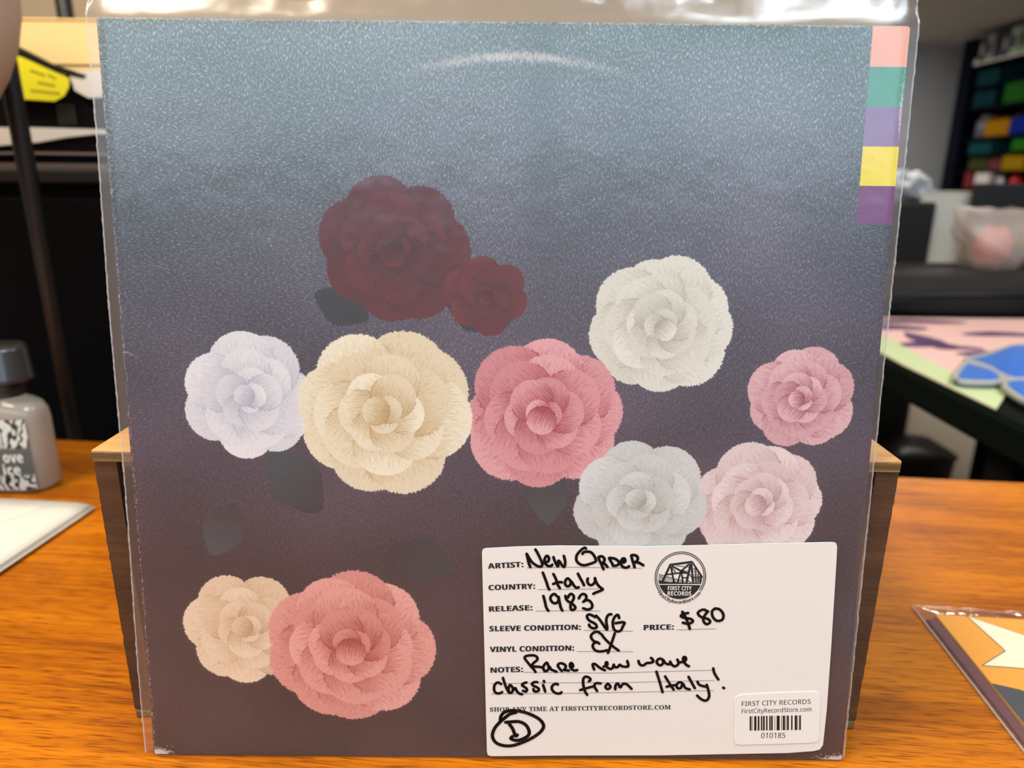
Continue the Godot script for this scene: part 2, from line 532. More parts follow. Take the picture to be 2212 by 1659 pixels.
func cover_picture() -> ImageTexture:
	var n := 1536
	var buf := PackedByteArray()
	buf.resize(n * n * 3)
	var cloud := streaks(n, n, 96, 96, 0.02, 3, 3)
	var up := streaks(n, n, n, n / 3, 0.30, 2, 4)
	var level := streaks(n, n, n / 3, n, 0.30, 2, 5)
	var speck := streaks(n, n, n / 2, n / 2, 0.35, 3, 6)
	# printed dusk: grey blue above with the sleeve's haze painted in, mauve brown in the middle, dark brown below
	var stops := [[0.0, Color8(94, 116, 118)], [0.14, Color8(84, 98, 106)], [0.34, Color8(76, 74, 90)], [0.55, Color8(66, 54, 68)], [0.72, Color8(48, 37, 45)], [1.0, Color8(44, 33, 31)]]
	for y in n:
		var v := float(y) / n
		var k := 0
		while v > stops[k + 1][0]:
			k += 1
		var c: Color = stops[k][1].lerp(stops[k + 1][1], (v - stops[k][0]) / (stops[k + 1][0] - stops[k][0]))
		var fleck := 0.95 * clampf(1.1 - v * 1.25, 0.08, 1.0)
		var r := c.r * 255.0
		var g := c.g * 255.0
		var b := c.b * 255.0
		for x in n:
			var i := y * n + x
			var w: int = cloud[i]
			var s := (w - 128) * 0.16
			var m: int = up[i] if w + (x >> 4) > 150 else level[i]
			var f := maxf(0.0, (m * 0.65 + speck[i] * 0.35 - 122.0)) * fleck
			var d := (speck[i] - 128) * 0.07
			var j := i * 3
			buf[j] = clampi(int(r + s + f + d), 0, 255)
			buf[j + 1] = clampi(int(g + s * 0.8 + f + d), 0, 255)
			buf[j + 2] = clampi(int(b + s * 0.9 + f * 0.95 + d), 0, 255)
	# a plain bouquet of round blossoms: [x, y in mm, radius, rim, heart, petals]
	for leaf in [[-88, 130, 34, 2.2, 0], [-10, 205, 30, -0.4, 1], [70, 215, 26, 0.9, 0], [108, 100, 30, -0.6, 1], [-66, 205, 24, 2.7, 1], [20, 125, 26, -1.5, 0], [-120, 108, 26, -2.0, 0], [-35, 95, 30, -0.3, 1], [125, 178, 26, 1.2, 0]]:
		petal(buf, n, speck, leaf[0], leaf[1], leaf[3], leaf[2], leaf[2] * 0.36, [Color8(54, 66, 72), Color8(40, 50, 56)][leaf[4]], Color8(44, 40, 48), 0.0)
	for b in [
		[-44, 228, 30, Color8(96, 30, 38), Color8(48, 15, 22), 7], [-6, 210, 17, Color8(104, 34, 42), Color8(56, 18, 26), 6],
		[-106, 166, 28, Color8(228, 228, 228), Color8(166, 170, 186), 7], [66, 198, 29, Color8(226, 226, 214), Color8(166, 164, 144), 9],
		[126, 168, 22, Color8(226, 190, 190), Color8(150, 70, 88), 8],
		[18, 160, 33, Color8(226, 172, 174), Color8(146, 44, 60), 8], [112, 122, 27, Color8(228, 214, 210), Color8(176, 134, 138), 9],
		[-50, 160, 36, Color8(236, 230, 206), Color8(180, 148, 92), 8],
		[60, 122, 28, Color8(212, 216, 214), Color8(156, 158, 146), 7],
		[-112, 62, 27, Color8(230, 210, 182), Color8(182, 148, 108), 7], [-66, 54, 36, Color8(226, 166, 154), Color8(150, 56, 50), 9],
	]:
		blossom(buf, n, speck, b)
	# swatches printed down the right edge
	var sw := [Color8(236, 176, 156), Color8(84, 158, 138), Color8(140, 122, 160), Color8(236, 218, 74), Color8(116, 68, 120)]
	for k in 5:
		var y0 := int(n * 0.0477 * k)
		for y in range(y0, int(n * 0.0477 * (k + 1))):
			for x in range(int(n * 0.9550), n):
				var i := (y * n + x)
				var d: int = (speck[i] - 128) / 14
				buf[i * 3] = clampi(int(sw[k].r * 255) + d, 0, 255)
				buf[i * 3 + 1] = clampi(int(sw[k].g * 255) + d, 0, 255)
				buf[i * 3 + 2] = clampi(int(sw[k].b * 255) + d, 0, 255)
	# shelf wear: the ring that the record has rubbed, creases and bare corners
	for i in 1500:
		var a := rng.randfn(0.0, 0.20)
		var r := 146.0 + rng.randfn(0.0, 0.9)
		var k := exp(-a * a / 0.07)
		rub(buf, n, 5.0 + sin(a) * r, 156.5 + cos(a) * r, 1.6 + rng.randf(), PI / 2 + rng.randfn(0, 0.5), 0.36 * k)
	for c in [[-71.5, 315, -70.5, 304], [33, 315, 34, 309], [50, 315, 52.5, 305], [82, 315, 79.5, 299], [-157, 290, -146, 284], [-157, 305, -145, 305], [-157, 185, -151, 182], [118, 315, 119, 308]]:
		for i in 24:
			var t := i / 24.0
			rub(buf, n, lerpf(c[0], c[2], t) + rng.randfn(0, 0.15), lerpf(c[1], c[3], t * t), 0.5, 1.5, 0.75 * (1.0 - t * 0.6))
	for i in 420:
		var y := rng.randf() * 315.0
		rub(buf, n, -157.3 + absf(rng.randfn(0, 0.5)), y, 0.3 + rng.randf() * 1.2, PI / 2, 0.55)
	for i in 220:
		rub(buf, n, -157.0 + absf(rng.randfn(0, 3.2)), absf(rng.randfn(0, 1.3)) + 0.2, 0.9, rng.randf() * 3.0, 0.9)
		rub(buf, n, 157.2 - absf(rng.randfn(0, 4.5)), absf(rng.randfn(0, 1.0)) + 0.2, 0.9, rng.randf() * 3.0, 0.85)
	for i in 130:
		rub(buf, n, 157.3 - absf(rng.randfn(0, 0.5)), 285 + rng.randfn(0, 5.0), 0.9, PI / 2, 0.7)
	for i in 700:  # worn top edge, with light caught on the board painted in
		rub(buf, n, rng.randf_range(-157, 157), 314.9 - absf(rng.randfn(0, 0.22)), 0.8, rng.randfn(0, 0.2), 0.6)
	for i in 500:
		rub(buf, n, rng.randf_range(-155, 155), rng.randf_range(2, 310), 0.25, rng.randf() * 3.0, 0.35)
	return ImageTexture.create_from_image(Image.create_from_data(n, n, false, Image.FORMAT_RGB8, buf))

# a short bare scratch of the cover's pale board
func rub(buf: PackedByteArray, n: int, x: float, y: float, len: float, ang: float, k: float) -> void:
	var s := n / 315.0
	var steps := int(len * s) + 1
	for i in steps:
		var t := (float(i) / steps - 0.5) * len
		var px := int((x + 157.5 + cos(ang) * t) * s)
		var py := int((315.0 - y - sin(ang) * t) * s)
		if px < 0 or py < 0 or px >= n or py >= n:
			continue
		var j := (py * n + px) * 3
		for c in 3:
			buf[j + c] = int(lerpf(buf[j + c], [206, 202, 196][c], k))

func petal(buf: PackedByteArray, n: int, grain: PackedByteArray, x: float, y: float, ang: float, len: float, wid: float, rim: Color, heart: Color, round_: float) -> void:
	var s := n / 315.0
	var cx := (x + 157.5) * s
	var cy := (315.0 - y) * s
	var a := len * s / 2
	var b := wid * s
	var m := int(maxf(a, b) * 1.1)
	var ca := cos(ang)
	var sa := sin(ang)
	for py in range(maxi(0, int(cy) - m), mini(n, int(cy) + m)):
		for px in range(maxi(0, int(cx) - m), mini(n, int(cx) + m)):
			var dx := px - cx
			var dy := cy - py
			var p := (dx * ca + dy * sa) / a
			if p < -1.05 or p > 1.05:
				continue
			var q := (-dx * sa + dy * ca) / b
			if q < -1.05 or q > 1.05:
				continue
			var i := py * n + px
			var g := (grain[i] - 128) / 128.0
			# brushed streaks run along the petal
			var st := (grain[((int(q * b * 1.6) & 255) * n) + (int(p * a * 0.25) & 255)] - 128) / 128.0
			var edge := (q * q) / (1.0 - 0.75 * absf(p) if round_ < 0.5 else 1.0) + p * p + g * 0.10
			if edge > 1.0:
				continue
			var t := clampf(0.62 + p * 0.55 + st * 0.34 - maxf(0.0, edge - 0.86) * 2.2 * (1.0 if p < 0.35 else -0.6), 0.0, 1.0)
			var j := i * 3
			buf[j] = clampi(int(lerpf(heart.r, rim.r, t) * 255 + g * 9), 0, 255)
			buf[j + 1] = clampi(int(lerpf(heart.g, rim.g, t) * 255 + g * 9), 0, 255)
			buf[j + 2] = clampi(int(lerpf(heart.b, rim.b, t) * 255 + g * 9), 0, 255)

func blossom(buf: PackedByteArray, n: int, grain: PackedByteArray, b: Array) -> void:
	for ring in 4:
		var count: int = [b[5], b[5] - 1, b[5] - 2, 3][ring]
		var far: float = b[2] * [0.58, 0.42, 0.25, 0.08][ring]
		var size: float = b[2] * [0.92, 0.74, 0.54, 0.34][ring]
		var turn := rng.randf() * TAU
		for k in count:
			var a: float = turn + TAU * k / count + rng.randfn(0, 0.10)
			var l: float = size * rng.randf_range(0.88, 1.1)
			var rim: Color = b[3].lerp(b[4], rng.randf() * 0.28)
			petal(buf, n, grain, b[0] + cos(a) * far, b[1] + sin(a) * far * 0.92, a, l, l * 0.52, rim, b[4], 1.0)

func build_cover() -> void:
	var t := thing("album_cover", "square cardboard record cover with pale blossoms on a dusky ground, leaning on the crate", "record")
	t.transform = lean_frame()
	var outline := rounded(SIDE, SIDE, 0.0012, 0.0, SIDE / 2, 4)
	var st := mb()
	var idx := Geometry2D.triangulate_polygon(outline)
	for i in range(0, idx.size(), 3):
		var q := []
		for k in 3:
			q.append(outline[idx[i + k]])
		tri(st, Vector3(q[0].x, q[0].y, 0), Vector3(q[1].x, q[1].y, 0), Vector3(q[2].x, q[2].y, 0), Vector3.BACK, q[0] * Vector2(1, -1) / SIDE + Vector2(0.5, 1), q[1] * Vector2(1, -1) / SIDE + Vector2(0.5, 1), q[2] * Vector2(1, -1) / SIDE + Vector2(0.5, 1))
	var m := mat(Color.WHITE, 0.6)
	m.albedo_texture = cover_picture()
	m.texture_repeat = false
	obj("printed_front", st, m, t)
	st = mb(); prism(st, outline, -0.003, -0.0001); obj("cardboard", st, M.board, t)

	# the clear outer sleeve: two films, open flap above, welded sides
	var s := thing("clear_sleeve", "clear plastic outer sleeve around the leaning record cover, its flap open above", "plastic sleeve")
	s.transform = lean_frame()
	var wr := noise(14.0, 3, 77)
	var wide := noise(5.0, 2, 78)
	var sheet := func(u: Vector2, flat_z: float, weld_z: float) -> Vector3:
		var v := lerpf(-0.0003, 0.350, u.y)
		var x0 := -0.1622 - 0.0003 * sin(v * 40.0)
		var x1 := lerpf(0.1590, 0.1618, v / 0.33)
		var x := lerpf(x0, x1, u.x)
		var k := clampf((0.16 - absf(x)) / 0.0035, 0.0, 1.0) if absf(x) > 0.1565 else 1.0
		k = k * k * (3.0 - 2.0 * k)
		var z := lerpf(weld_z, flat_z, k)
		var over := maxf(0.0, v - 0.3158)
		if over > 0.0:
			var slope := 0.34 + 0.30 * wide.get_noise_2d(x * 3.0, 1.0 + flat_z * 300.0)
			var curl := minf(over / 0.006, 1.0)
			z -= over * slope * curl + over * 0.5 * maxf(0.0, wr.get_noise_2d(x * 1.6 + v * 0.8, v * 2.6 + flat_z * 900.0))
		return Vector3(x, v, z)
	st = mb(true); grid(st, func(u: Vector2) -> Vector3: return sheet.call(u, 0.0006, -0.0014), 110, 150, Vector3.BACK); obj("front_film", st, M.film, s)
	st = mb(true); grid(st, func(u: Vector2) -> Vector3: return sheet.call(u, -0.0036, -0.0016), 60, 90, Vector3.FORWARD); obj("back_film", st, M.film, s)
	for e in [0.0, 1.0]:
		st = mb()
		var path: Array[Vector3] = []
		for i in 201:
			path.append(sheet.call(Vector2(e, i / 200.0), -0.0014, -0.0015) + Vector3(rng.randfn(0, 0.00010), 0, 0))
		for i in 200:
			var w := 0.00018 + absf(rng.randfn(0, 0.00009))
			quad(st, path[i] + Vector3(-w, 0, 0.0002), path[i + 1] + Vector3(-w, 0, 0.0002), path[i + 1] + Vector3(w, 0, 0.0002), path[i] + Vector3(w, 0, 0.0002), Vector3.BACK)
			quad(st, path[i] + Vector3(-w, 0, -0.0002), path[i + 1] + Vector3(-w, 0, -0.0002), path[i + 1] + Vector3(w, 0, -0.0002), path[i] + Vector3(w, 0, -0.0002), Vector3.FORWARD)
		obj("welded_seam", st, M.seam, s)

# ------------------------------------------------------------------ the hand-written label and the barcode sticker

var label_node: Node3D
var sticker_node: Node3D
var print_st: SurfaceTool

func mm(list: Array) -> PackedVector2Array:
	var p := PackedVector2Array()
	for i in range(0, list.size(), 2):
		p.append(Vector2(list[i], list[i + 1]) / 1000.0)
	return p

func note_word(width: float, strokes: Array) -> void:
	var st := mb()
	for s in strokes:
		stroke(st, mm(s), width, 0.00134)
	obj("handwritten_word", st, M.ink, label_node)

func print_line(st: SurfaceTool, text: String, font_name: String, weight: int, a: Vector2, b: Vector2, cap: float, z := 0.00128) -> void:
	typeset(st, text, font_name, weight, a / 1000.0, b / 1000.0, cap / 1000.0, z)

func rule(list: Array) -> void:
	var st := mb()
	var p := mm(list)
	for i in p.size() - 1:
		bar(st, p[i], p[i + 1], 0.00022, 0.00126)
	obj("rule_line", st, M.rule_ink, label_node)

func build_price_label() -> void:
	label_node = thing("price_label", "large white paper label with black handwriting on the sleeve's lower right", "label")
	label_node.transform = lean_frame(-0.008, 0.0)
	var st := mb()
	prism(st, mm([2.75, 3.4, 3.2, 1.7, 4.8, 1.15, 34.1, 1.75, 82.7, 2.31, 119.6, 3.43, 140.1, 4.01, 151.6, 5.1, 154.4, 5.9, 155.7, 8.2, 156.0, 25.9, 155.5, 56.5, 154.5, 97, 154.25, 103.3, 153.6, 104.8, 152.0, 105.2, 121.2, 104.2, 90.8, 103.1, 68.3, 102.4, 59.4, 102.46, 34.35, 102.5, 16.1, 101.9, 2.2, 101.0, 0.7, 100.6, 0.2, 99.2]), 0.0009, 0.00115)
	obj("paper", st, M.paper, label_node)
	st = mb()
	print_line(st, "ARTIST:", SANS, 900, Vector2(2.99, 91.63), Vector2(18.31, 92.63), 2.41)
	print_line(st, "COUNTRY:", SANS, 900, Vector2(3.28, 81.68), Vector2(23.53, 82.60), 2.41)
	print_line(st, "RELEASE:", SANS, 900, Vector2(3.54, 71.68), Vector2(22.54, 72.52), 2.44)
	print_line(st, "SLEEVE CONDITION:", SANS, 900, Vector2(3.73, 62.38), Vector2(43.96, 63.52), 2.46)
	print_line(st, "PRICE:", SANS, 900, Vector2(71.95, 63.59), Vector2(85.13, 64.02), 2.46)
	print_line(st, "VINYL CONDITION:", SANS, 900, Vector2(4.00, 52.50), Vector2(41.21, 53.53), 2.49)
	print_line(st, "NOTES:", SANS, 900, Vector2(4.34, 42.49), Vector2(18.71, 43.10), 2.51)
	obj("form_lettering", st, M.print_ink, label_node)
	st = mb()
	print_line(st, "SHOP ANY TIME AT FIRSTCITYRECORDSTORE.COM", SERIF, 700, Vector2(4.01, 23.47), Vector2(85.59, 25.40), 2.10)
	obj("web_address", st, M.print_ink, label_node)
	rule([19.75, 92.22, 38.19, 92.73, 69.74, 92.47])
	rule([24.83, 82.18, 51.19, 82.77])
	rule([23.89, 72.14, 38.03, 72.51, 52.45, 72.40])
	rule([45.41, 63.21, 67.07, 63.04])
	rule([86.37, 63.81, 103.91, 64.55])
	rule([42.52, 53.10, 67.62, 53.25])
	rule([18.96, 42.90, 56.08, 42.86, 102.99, 44.64])
	rule([4.36, 37.20, 33.40, 37.92, 64.52, 38.33, 104.44, 39.71])
	rule([4.49, 32.16, 43.90, 32.93, 104.53, 34.81])
	build_emblem()
	note_word(0.00126, [
		[21.3, 92.6, 20.6, 94.5, 20.1, 96.8, 19.6, 98.8, 20.7, 96.8, 22.0, 94.9, 23.6, 93.6, 25.1, 92.9, 26.0, 92.9, 26.5, 93.6, 26.2, 95.1, 25.0, 97.8, 24.2, 99.4, 23.4, 100.7],
		[28.4, 95.0, 29.1, 95.4, 29.4, 96.5, 29.0, 97.6, 28.3, 97.8, 27.7, 97.0, 27.4, 95.8, 27.6, 94.6, 28.4, 93.6, 29.4, 93.1, 30.5, 93.3, 30.8, 93.8],
		[31.3, 97.3, 31.8, 95.7, 32.5, 94.2, 33.3, 93.0, 33.4, 94.4, 33.5, 95.7, 34.3, 94.9, 35.0, 93.7, 36.0, 92.8, 36.4, 93.9, 36.4, 95.5, 35.8, 97.9],
	])
	note_word(0.00126, [
		[45.3, 101.3, 44.7, 101.7, 43.5, 100.9, 42.3, 99.6, 41.4, 98.2, 41.2, 96.7, 41.5, 95.5, 42.4, 94.5, 43.7, 93.8, 45.1, 93.7, 46.3, 94.0, 48.2, 94.7, 49.7, 95.5, 49.6, 96.7, 49.0, 98.0, 48.0, 99.3, 46.8, 99.9, 45.5, 99.9, 44.3, 99.6, 43.9, 98.9],
		[50.9, 97.5, 51.2, 96.2, 52.1, 94.5, 52.7, 93.2, 53.2, 91.9],
		[50.9, 97.4, 51.8, 97.9, 52.8, 97.6, 53.5, 96.7, 53.4, 95.6, 52.7, 94.8, 53.3, 94.6, 54.1, 94.0, 54.9, 93.0],
		[55.5, 97.1, 56.2, 95.7, 57.0, 94.5, 57.3, 93.6, 58.3, 93.6, 59.3, 93.9, 59.9, 95.0, 59.1, 96.1, 58.0, 96.8, 56.6, 97.1, 55.5, 97.1],
		[61.3, 95.2, 62.2, 95.2, 62.6, 96.0, 62.2, 96.9, 61.4, 96.9, 60.8, 96.0, 60.7, 94.6, 61.3, 93.4, 62.3, 92.8, 63.5, 92.8, 64.3, 93.4],
		[61.6, 96.0, 62.0, 95.9],
		[65.1, 98.3, 65.6, 96.3, 66.2, 94.7, 66.7, 92.9],
		[65.1, 98.4, 66.2, 98.6, 67.5, 98.1, 68.0, 97.1, 67.7, 96.0, 66.8, 95.2, 68.1, 95.2, 69.4, 94.6, 70.5, 93.9],
	])
	note_word(0.00126, [
		[26.8, 90.1, 27.7, 87.8, 28.7, 85.0, 29.2, 83.3, 29.8, 82.3],
		[31.4, 89.5, 32.4, 87.6, 33.0, 85.7, 33.6, 84.2, 34.4, 82.9],
		[31.4, 84.9, 32.8, 85.5, 34.2, 85.8, 35.2, 85.7],
		[39.0, 86.3, 38.3, 87.2, 37.5, 87.5, 36.7, 86.4, 36.6, 85.1, 37.3, 84.0, 38.3, 84.0, 39.1, 85.1, 39.0, 86.3, 39.8, 85.5, 40.6, 84.1, 41.7, 83.2, 42.6, 83.5],
		[42.1, 89.8, 43.4, 87.3, 44.3, 85.7, 44.9, 84.4],
		[46.5, 87.6, 46.3, 86.5, 46.8, 85.1, 48.0, 84.5, 49.1, 85.2, 49.7, 86.4, 49.6, 87.8],
		[49.6, 87.8, 50.1, 86.1, 51.1, 84.5, 52.3, 83.3, 53.2, 82.6, 51.9, 81.8, 50.4, 81.2, 49.1, 80.5],
	])
	note_word(0.00126, [
		[27.2, 79.3, 27.9, 76.8, 28.4, 74.5, 29.0, 73.1, 29.6, 72.4],
		[33.3, 79.1, 32.0, 80.3, 30.7, 79.4, 30.3, 78.0, 31.2, 76.4, 32.5, 75.9, 33.7, 76.7, 34.0, 78.8],
		[33.9, 78.9, 34.2, 77.2, 34.7, 75.0, 35.0, 73.8, 35.7, 72.5],
		[38.1, 78.7, 38.4, 79.6, 39.3, 80.4, 40.4, 79.6, 40.6, 78.4, 40.0, 77.0, 39.4, 76.0, 39.2, 74.4, 39.6, 73.0, 40.5, 72.9, 41.4, 73.8, 40.9, 74.9, 39.6, 76.0, 38.1, 76.9, 37.2, 78.0, 36.9, 79.4],
		[42.8, 78.3, 43.4, 79.6, 44.6, 80.4, 45.8, 79.8, 46.1, 78.7, 45.6, 77.5, 44.8, 76.7],
		[44.8, 76.7, 45.4, 77.2, 46.7, 77.5, 47.9, 76.9, 48.7, 75.5, 48.7, 74.2, 47.9, 73.4, 46.7, 73.1, 44.8, 73.7],
	])
	note_word(0.00126, [
		[50.2, 69.6, 48.8, 70.4, 47.6, 70.8, 46.6, 70.2, 46.9, 68.9, 48.0, 67.7, 49.4, 67.0, 50.5, 66.2, 51.1, 65.0, 50.4, 64.3, 49.1, 64.4, 48.0, 65.1, 47.6, 66.0],
		[50.6, 70.3, 52.1, 68.6, 53.5, 66.6, 54.6, 64.9, 55.6, 63.7, 55.6, 65.2, 55.2, 66.9, 55.2, 68.8, 55.7, 70.3, 56.6, 71.0, 57.3, 70.9],
		[60.8, 69.2, 60.4, 70.5, 59.8, 70.7, 58.8, 69.7, 58.2, 68.1, 58.1, 66.4, 58.5, 64.3, 59.4, 63.2, 60.7, 62.9, 61.9, 63.6, 62.6, 65.4, 63.3, 66.9, 62.4, 67.3, 61.1, 67.1, 59.3, 66.8],
	])
	note_word(0.00126, [
		[52.8, 61.7, 51.9, 62.5, 50.6, 62.6, 49.4, 61.9, 48.6, 60.7, 49.0, 59.3, 50.2, 58.0, 51.3, 57.8, 52.4, 57.0],
		[51.3, 57.7, 50.1, 57.2, 49.5, 55.9, 50.2, 54.3, 51.6, 53.4, 53.4, 53.3, 55.0, 53.6, 55.9, 53.9],
		[53.4, 61.4, 54.2, 60.1, 55.9, 58.2, 57.6, 56.6, 59.3, 55.1, 61.1, 53.8],
		[59.1, 62.0, 58.5, 59.7, 57.7, 56.9, 57.0, 54.4, 56.4, 52.6],
	])
	note_word(0.00126, [
		[91.1, 71.9, 88.8, 71.4, 88.0, 70.3, 89.9, 69.5, 92.4, 69.1, 93.4, 67.9, 91.5, 66.8, 89.0, 67.3],
		[88.5, 72.5, 89.9, 70.2, 91.3, 67.1, 92.2, 64.4],
		[99.7, 72.7, 97.6, 73.6, 95.4, 72.1, 96.7, 70.2, 100.1, 69.1, 101.0, 67.6, 99.4, 66.7, 98.0, 68.3, 98.4, 70.7, 99.8, 72.7],
		[102.8, 74.1, 104.9, 73.7, 106.6, 71.5, 106.4, 69.0, 104.1, 68.3, 102.1, 70.1, 101.6, 72.8, 103.0, 74.2],
	])
	note_word(0.00126, [
		[22.3, 45.9, 23.5, 47.6, 25.0, 49.0, 24.8, 50.4, 23.5, 51.1, 21.7, 51.1, 19.9, 50.7, 19.4, 49.7, 20.7, 47.8, 22.3, 45.7, 23.5, 44.4, 24.3, 43.1],
		[22.6, 45.7, 24.2, 45.7, 26.0, 45.6, 27.7, 45.2],
		[30.3, 45.2, 29.8, 46.8, 29.2, 47.7, 28.2, 46.6, 27.7, 45.2, 28.5, 43.5, 29.8, 44.1, 30.4, 45.4, 30.6, 45.6, 31.3, 44.4, 32.4, 43.9, 33.7, 43.3],
		[36.0, 43.7, 34.7, 45.3, 34.2, 46.4, 35.0, 47.4, 36.6, 47.2, 37.7, 46.3, 37.6, 45.1, 37.0, 44.2, 38.1, 44.1, 39.2, 43.9],
		[40.2, 45.3, 41.0, 45.9, 40.7, 47.2, 40.0, 47.6, 39.6, 46.5, 40.2, 44.9, 41.5, 44.0, 42.9, 44.2],
		[40.2, 46.7, 40.4, 46.1],
	])
	note_word(0.00126, [
		[50.5, 44.5, 49.7, 46.9, 50.8, 47.2, 52.6, 45.7, 54.0, 44.8, 55.3, 44.2],
		[54.6, 46.0, 56.2, 46.7, 56.1, 48.1, 55.6, 47.9, 55.7, 46.5, 56.7, 45.3, 58.0, 44.9, 58.9, 45.8, 59.1, 47.0, 59.6, 45.9, 60.9, 45.8, 61.8, 47.0, 62.7, 46.3, 64.5, 46.0, 65.6, 46.3, 65.5, 47.6, 65.1, 48.8],
	])
	note_word(0.00126, [
		[70.1, 48.9, 70.5, 47.6, 71.4, 46.8, 72.7, 46.9, 73.8, 47.9, 75.4, 48.0, 76.7, 48.6, 76.4, 49.6, 75.6, 50.4],
		[81.2, 49.3, 79.8, 50.1, 78.5, 49.4, 78.4, 47.9, 79.9, 46.8, 81.0, 47.7, 81.2, 49.3, 81.9, 48.1, 83.3, 47.4, 84.4, 47.5],
		[84.2, 48.7, 85.1, 47.2, 86.4, 46.4, 87.8, 47.3, 87.9, 48.5, 87.4, 49.7],
		[87.9, 48.4, 89.5, 48.5, 91.0, 49.2, 91.2, 50.5, 90.3, 51.0, 89.9, 50.0, 90.6, 48.3, 91.6, 47.1, 92.7, 46.5],
		[90.4, 50.2, 90.7, 49.6],
	])
	note_word(0.00126, [
		[9.0, 37.1, 7.5, 37.9, 6.2, 36.8, 5.8, 34.8, 6.4, 33.0, 8.1, 32.5, 9.5, 33.2],
		[9.8, 40.1, 10.5, 37.7, 11.5, 34.9, 12.6, 32.9],
		[12.6, 33.0, 12.3, 34.9, 13.0, 36.7, 14.1, 35.5, 14.3, 33.9, 13.4, 32.8, 12.6, 33.0],
		[14.3, 33.9, 15.3, 35.3, 16.2, 33.5, 17.4, 32.5, 18.5, 32.2],
		[20.3, 38.0, 18.8, 37.4, 18.4, 36.6, 19.6, 35.7, 20.6, 34.7, 20.2, 33.5, 18.8, 33.9],
		[25.2, 38.2, 23.9, 38.2, 22.8, 37.4, 23.5, 36.4, 25.2, 35.6, 26.0, 34.6, 25.4, 33.7, 23.9, 33.7, 23.5, 34.8],
		[27.8, 36.8, 28.4, 35.0, 28.8, 33.6],
		[28.1, 38.8, 28.3, 38.3],
		[34.4, 37.1, 33.6, 37.5, 32.1, 36.7, 31.7, 35.2, 32.4, 33.8, 33.9, 32.8, 35.6, 32.8, 36.1, 33.4],
	])
	note_word(0.00126, [
		[48.3, 38.8, 49.0, 39.6, 48.3, 40.6, 46.8, 41.1, 45.8, 40.1, 45.7, 37.9, 46.1, 35.8, 46.8, 33.6, 47.7, 32.2],
		[44.5, 34.5, 47.2, 35.4, 50.5, 36.4],
		[53.6, 37.8, 51.4, 37.9, 50.8, 36.4, 52.1, 34.1],
		[56.7, 37.7, 55.7, 36.2, 56.8, 35.1, 58.1, 36.2, 56.9, 37.7],
		[60.2, 35.0, 60.3, 37.0, 61.3, 37.9, 62.4, 35.9, 63.6, 37.7, 65.4, 37.4, 67.5, 35.3],
	])
	note_word(0.00126, [
		[78.3, 43.8, 79.6, 40.0, 81.5, 33.8],
		[82.3, 41.5, 84.3, 38.3, 86.4, 35.1],
		[83.2, 36.5, 85.6, 37.1, 87.6, 37.4],
		[90.4, 38.0, 88.9, 38.8, 87.6, 37.4, 88.2, 35.8, 89.6, 36.0, 90.4, 38.0, 91.6, 36.0, 93.6, 35.3],
		[92.8, 41.4, 94.3, 38.7, 95.9, 35.9],
		[96.9, 39.1, 97.9, 37.5, 100.5, 36.7],
		[101.1, 37.6, 101.8, 35.6, 102.5, 32.7, 102.1, 30.6, 100.8, 29.8, 98.8, 30.7, 97.1, 32.3],
		[103.6, 45.6, 104.3, 43.2, 106.2, 40.2],
		[108.6, 36.3, 109.0, 36.0],
	])
	note_word(0.00158, [
		[11.2, 18.3, 14.1, 18.6, 17.3, 18.7, 20.2, 17.2, 21.8, 14.3, 21.6, 12.0, 19.2, 10.2, 16.3, 9.3, 13.6, 10.2, 14.3, 11.3],
		[12.8, 17.5, 14.4, 15.1, 15.7, 11.6, 16.5, 12.1],
		[15.8, 23.3, 13.0, 22.4, 10.9, 20.6, 8.8, 18.6, 6.4, 15.6, 5.2, 11.8, 6.4, 8.6, 9.4, 6.9, 13.7, 6.6, 18.4, 8.1, 23.5, 10.8, 27.1, 13.8, 28.4, 16.7, 26.8, 19.6, 23.3, 21.9, 18.8, 23.6, 14.0, 24.2, 10.6, 23.3, 9.0, 21.2, 8.8, 18.9],
	])

# a round emblem: a steel truss bridge in a double ring, the shop's name below it
func emb(list: Array) -> PackedVector2Array:
	var p := PackedVector2Array()
	for i in range(0, list.size(), 2):
		p.append(Vector2(86.9 + (list[i] - 884) * 0.01587, 88.57 - (list[i + 1] - 765) * 0.01669) / 1000.0)
	return p

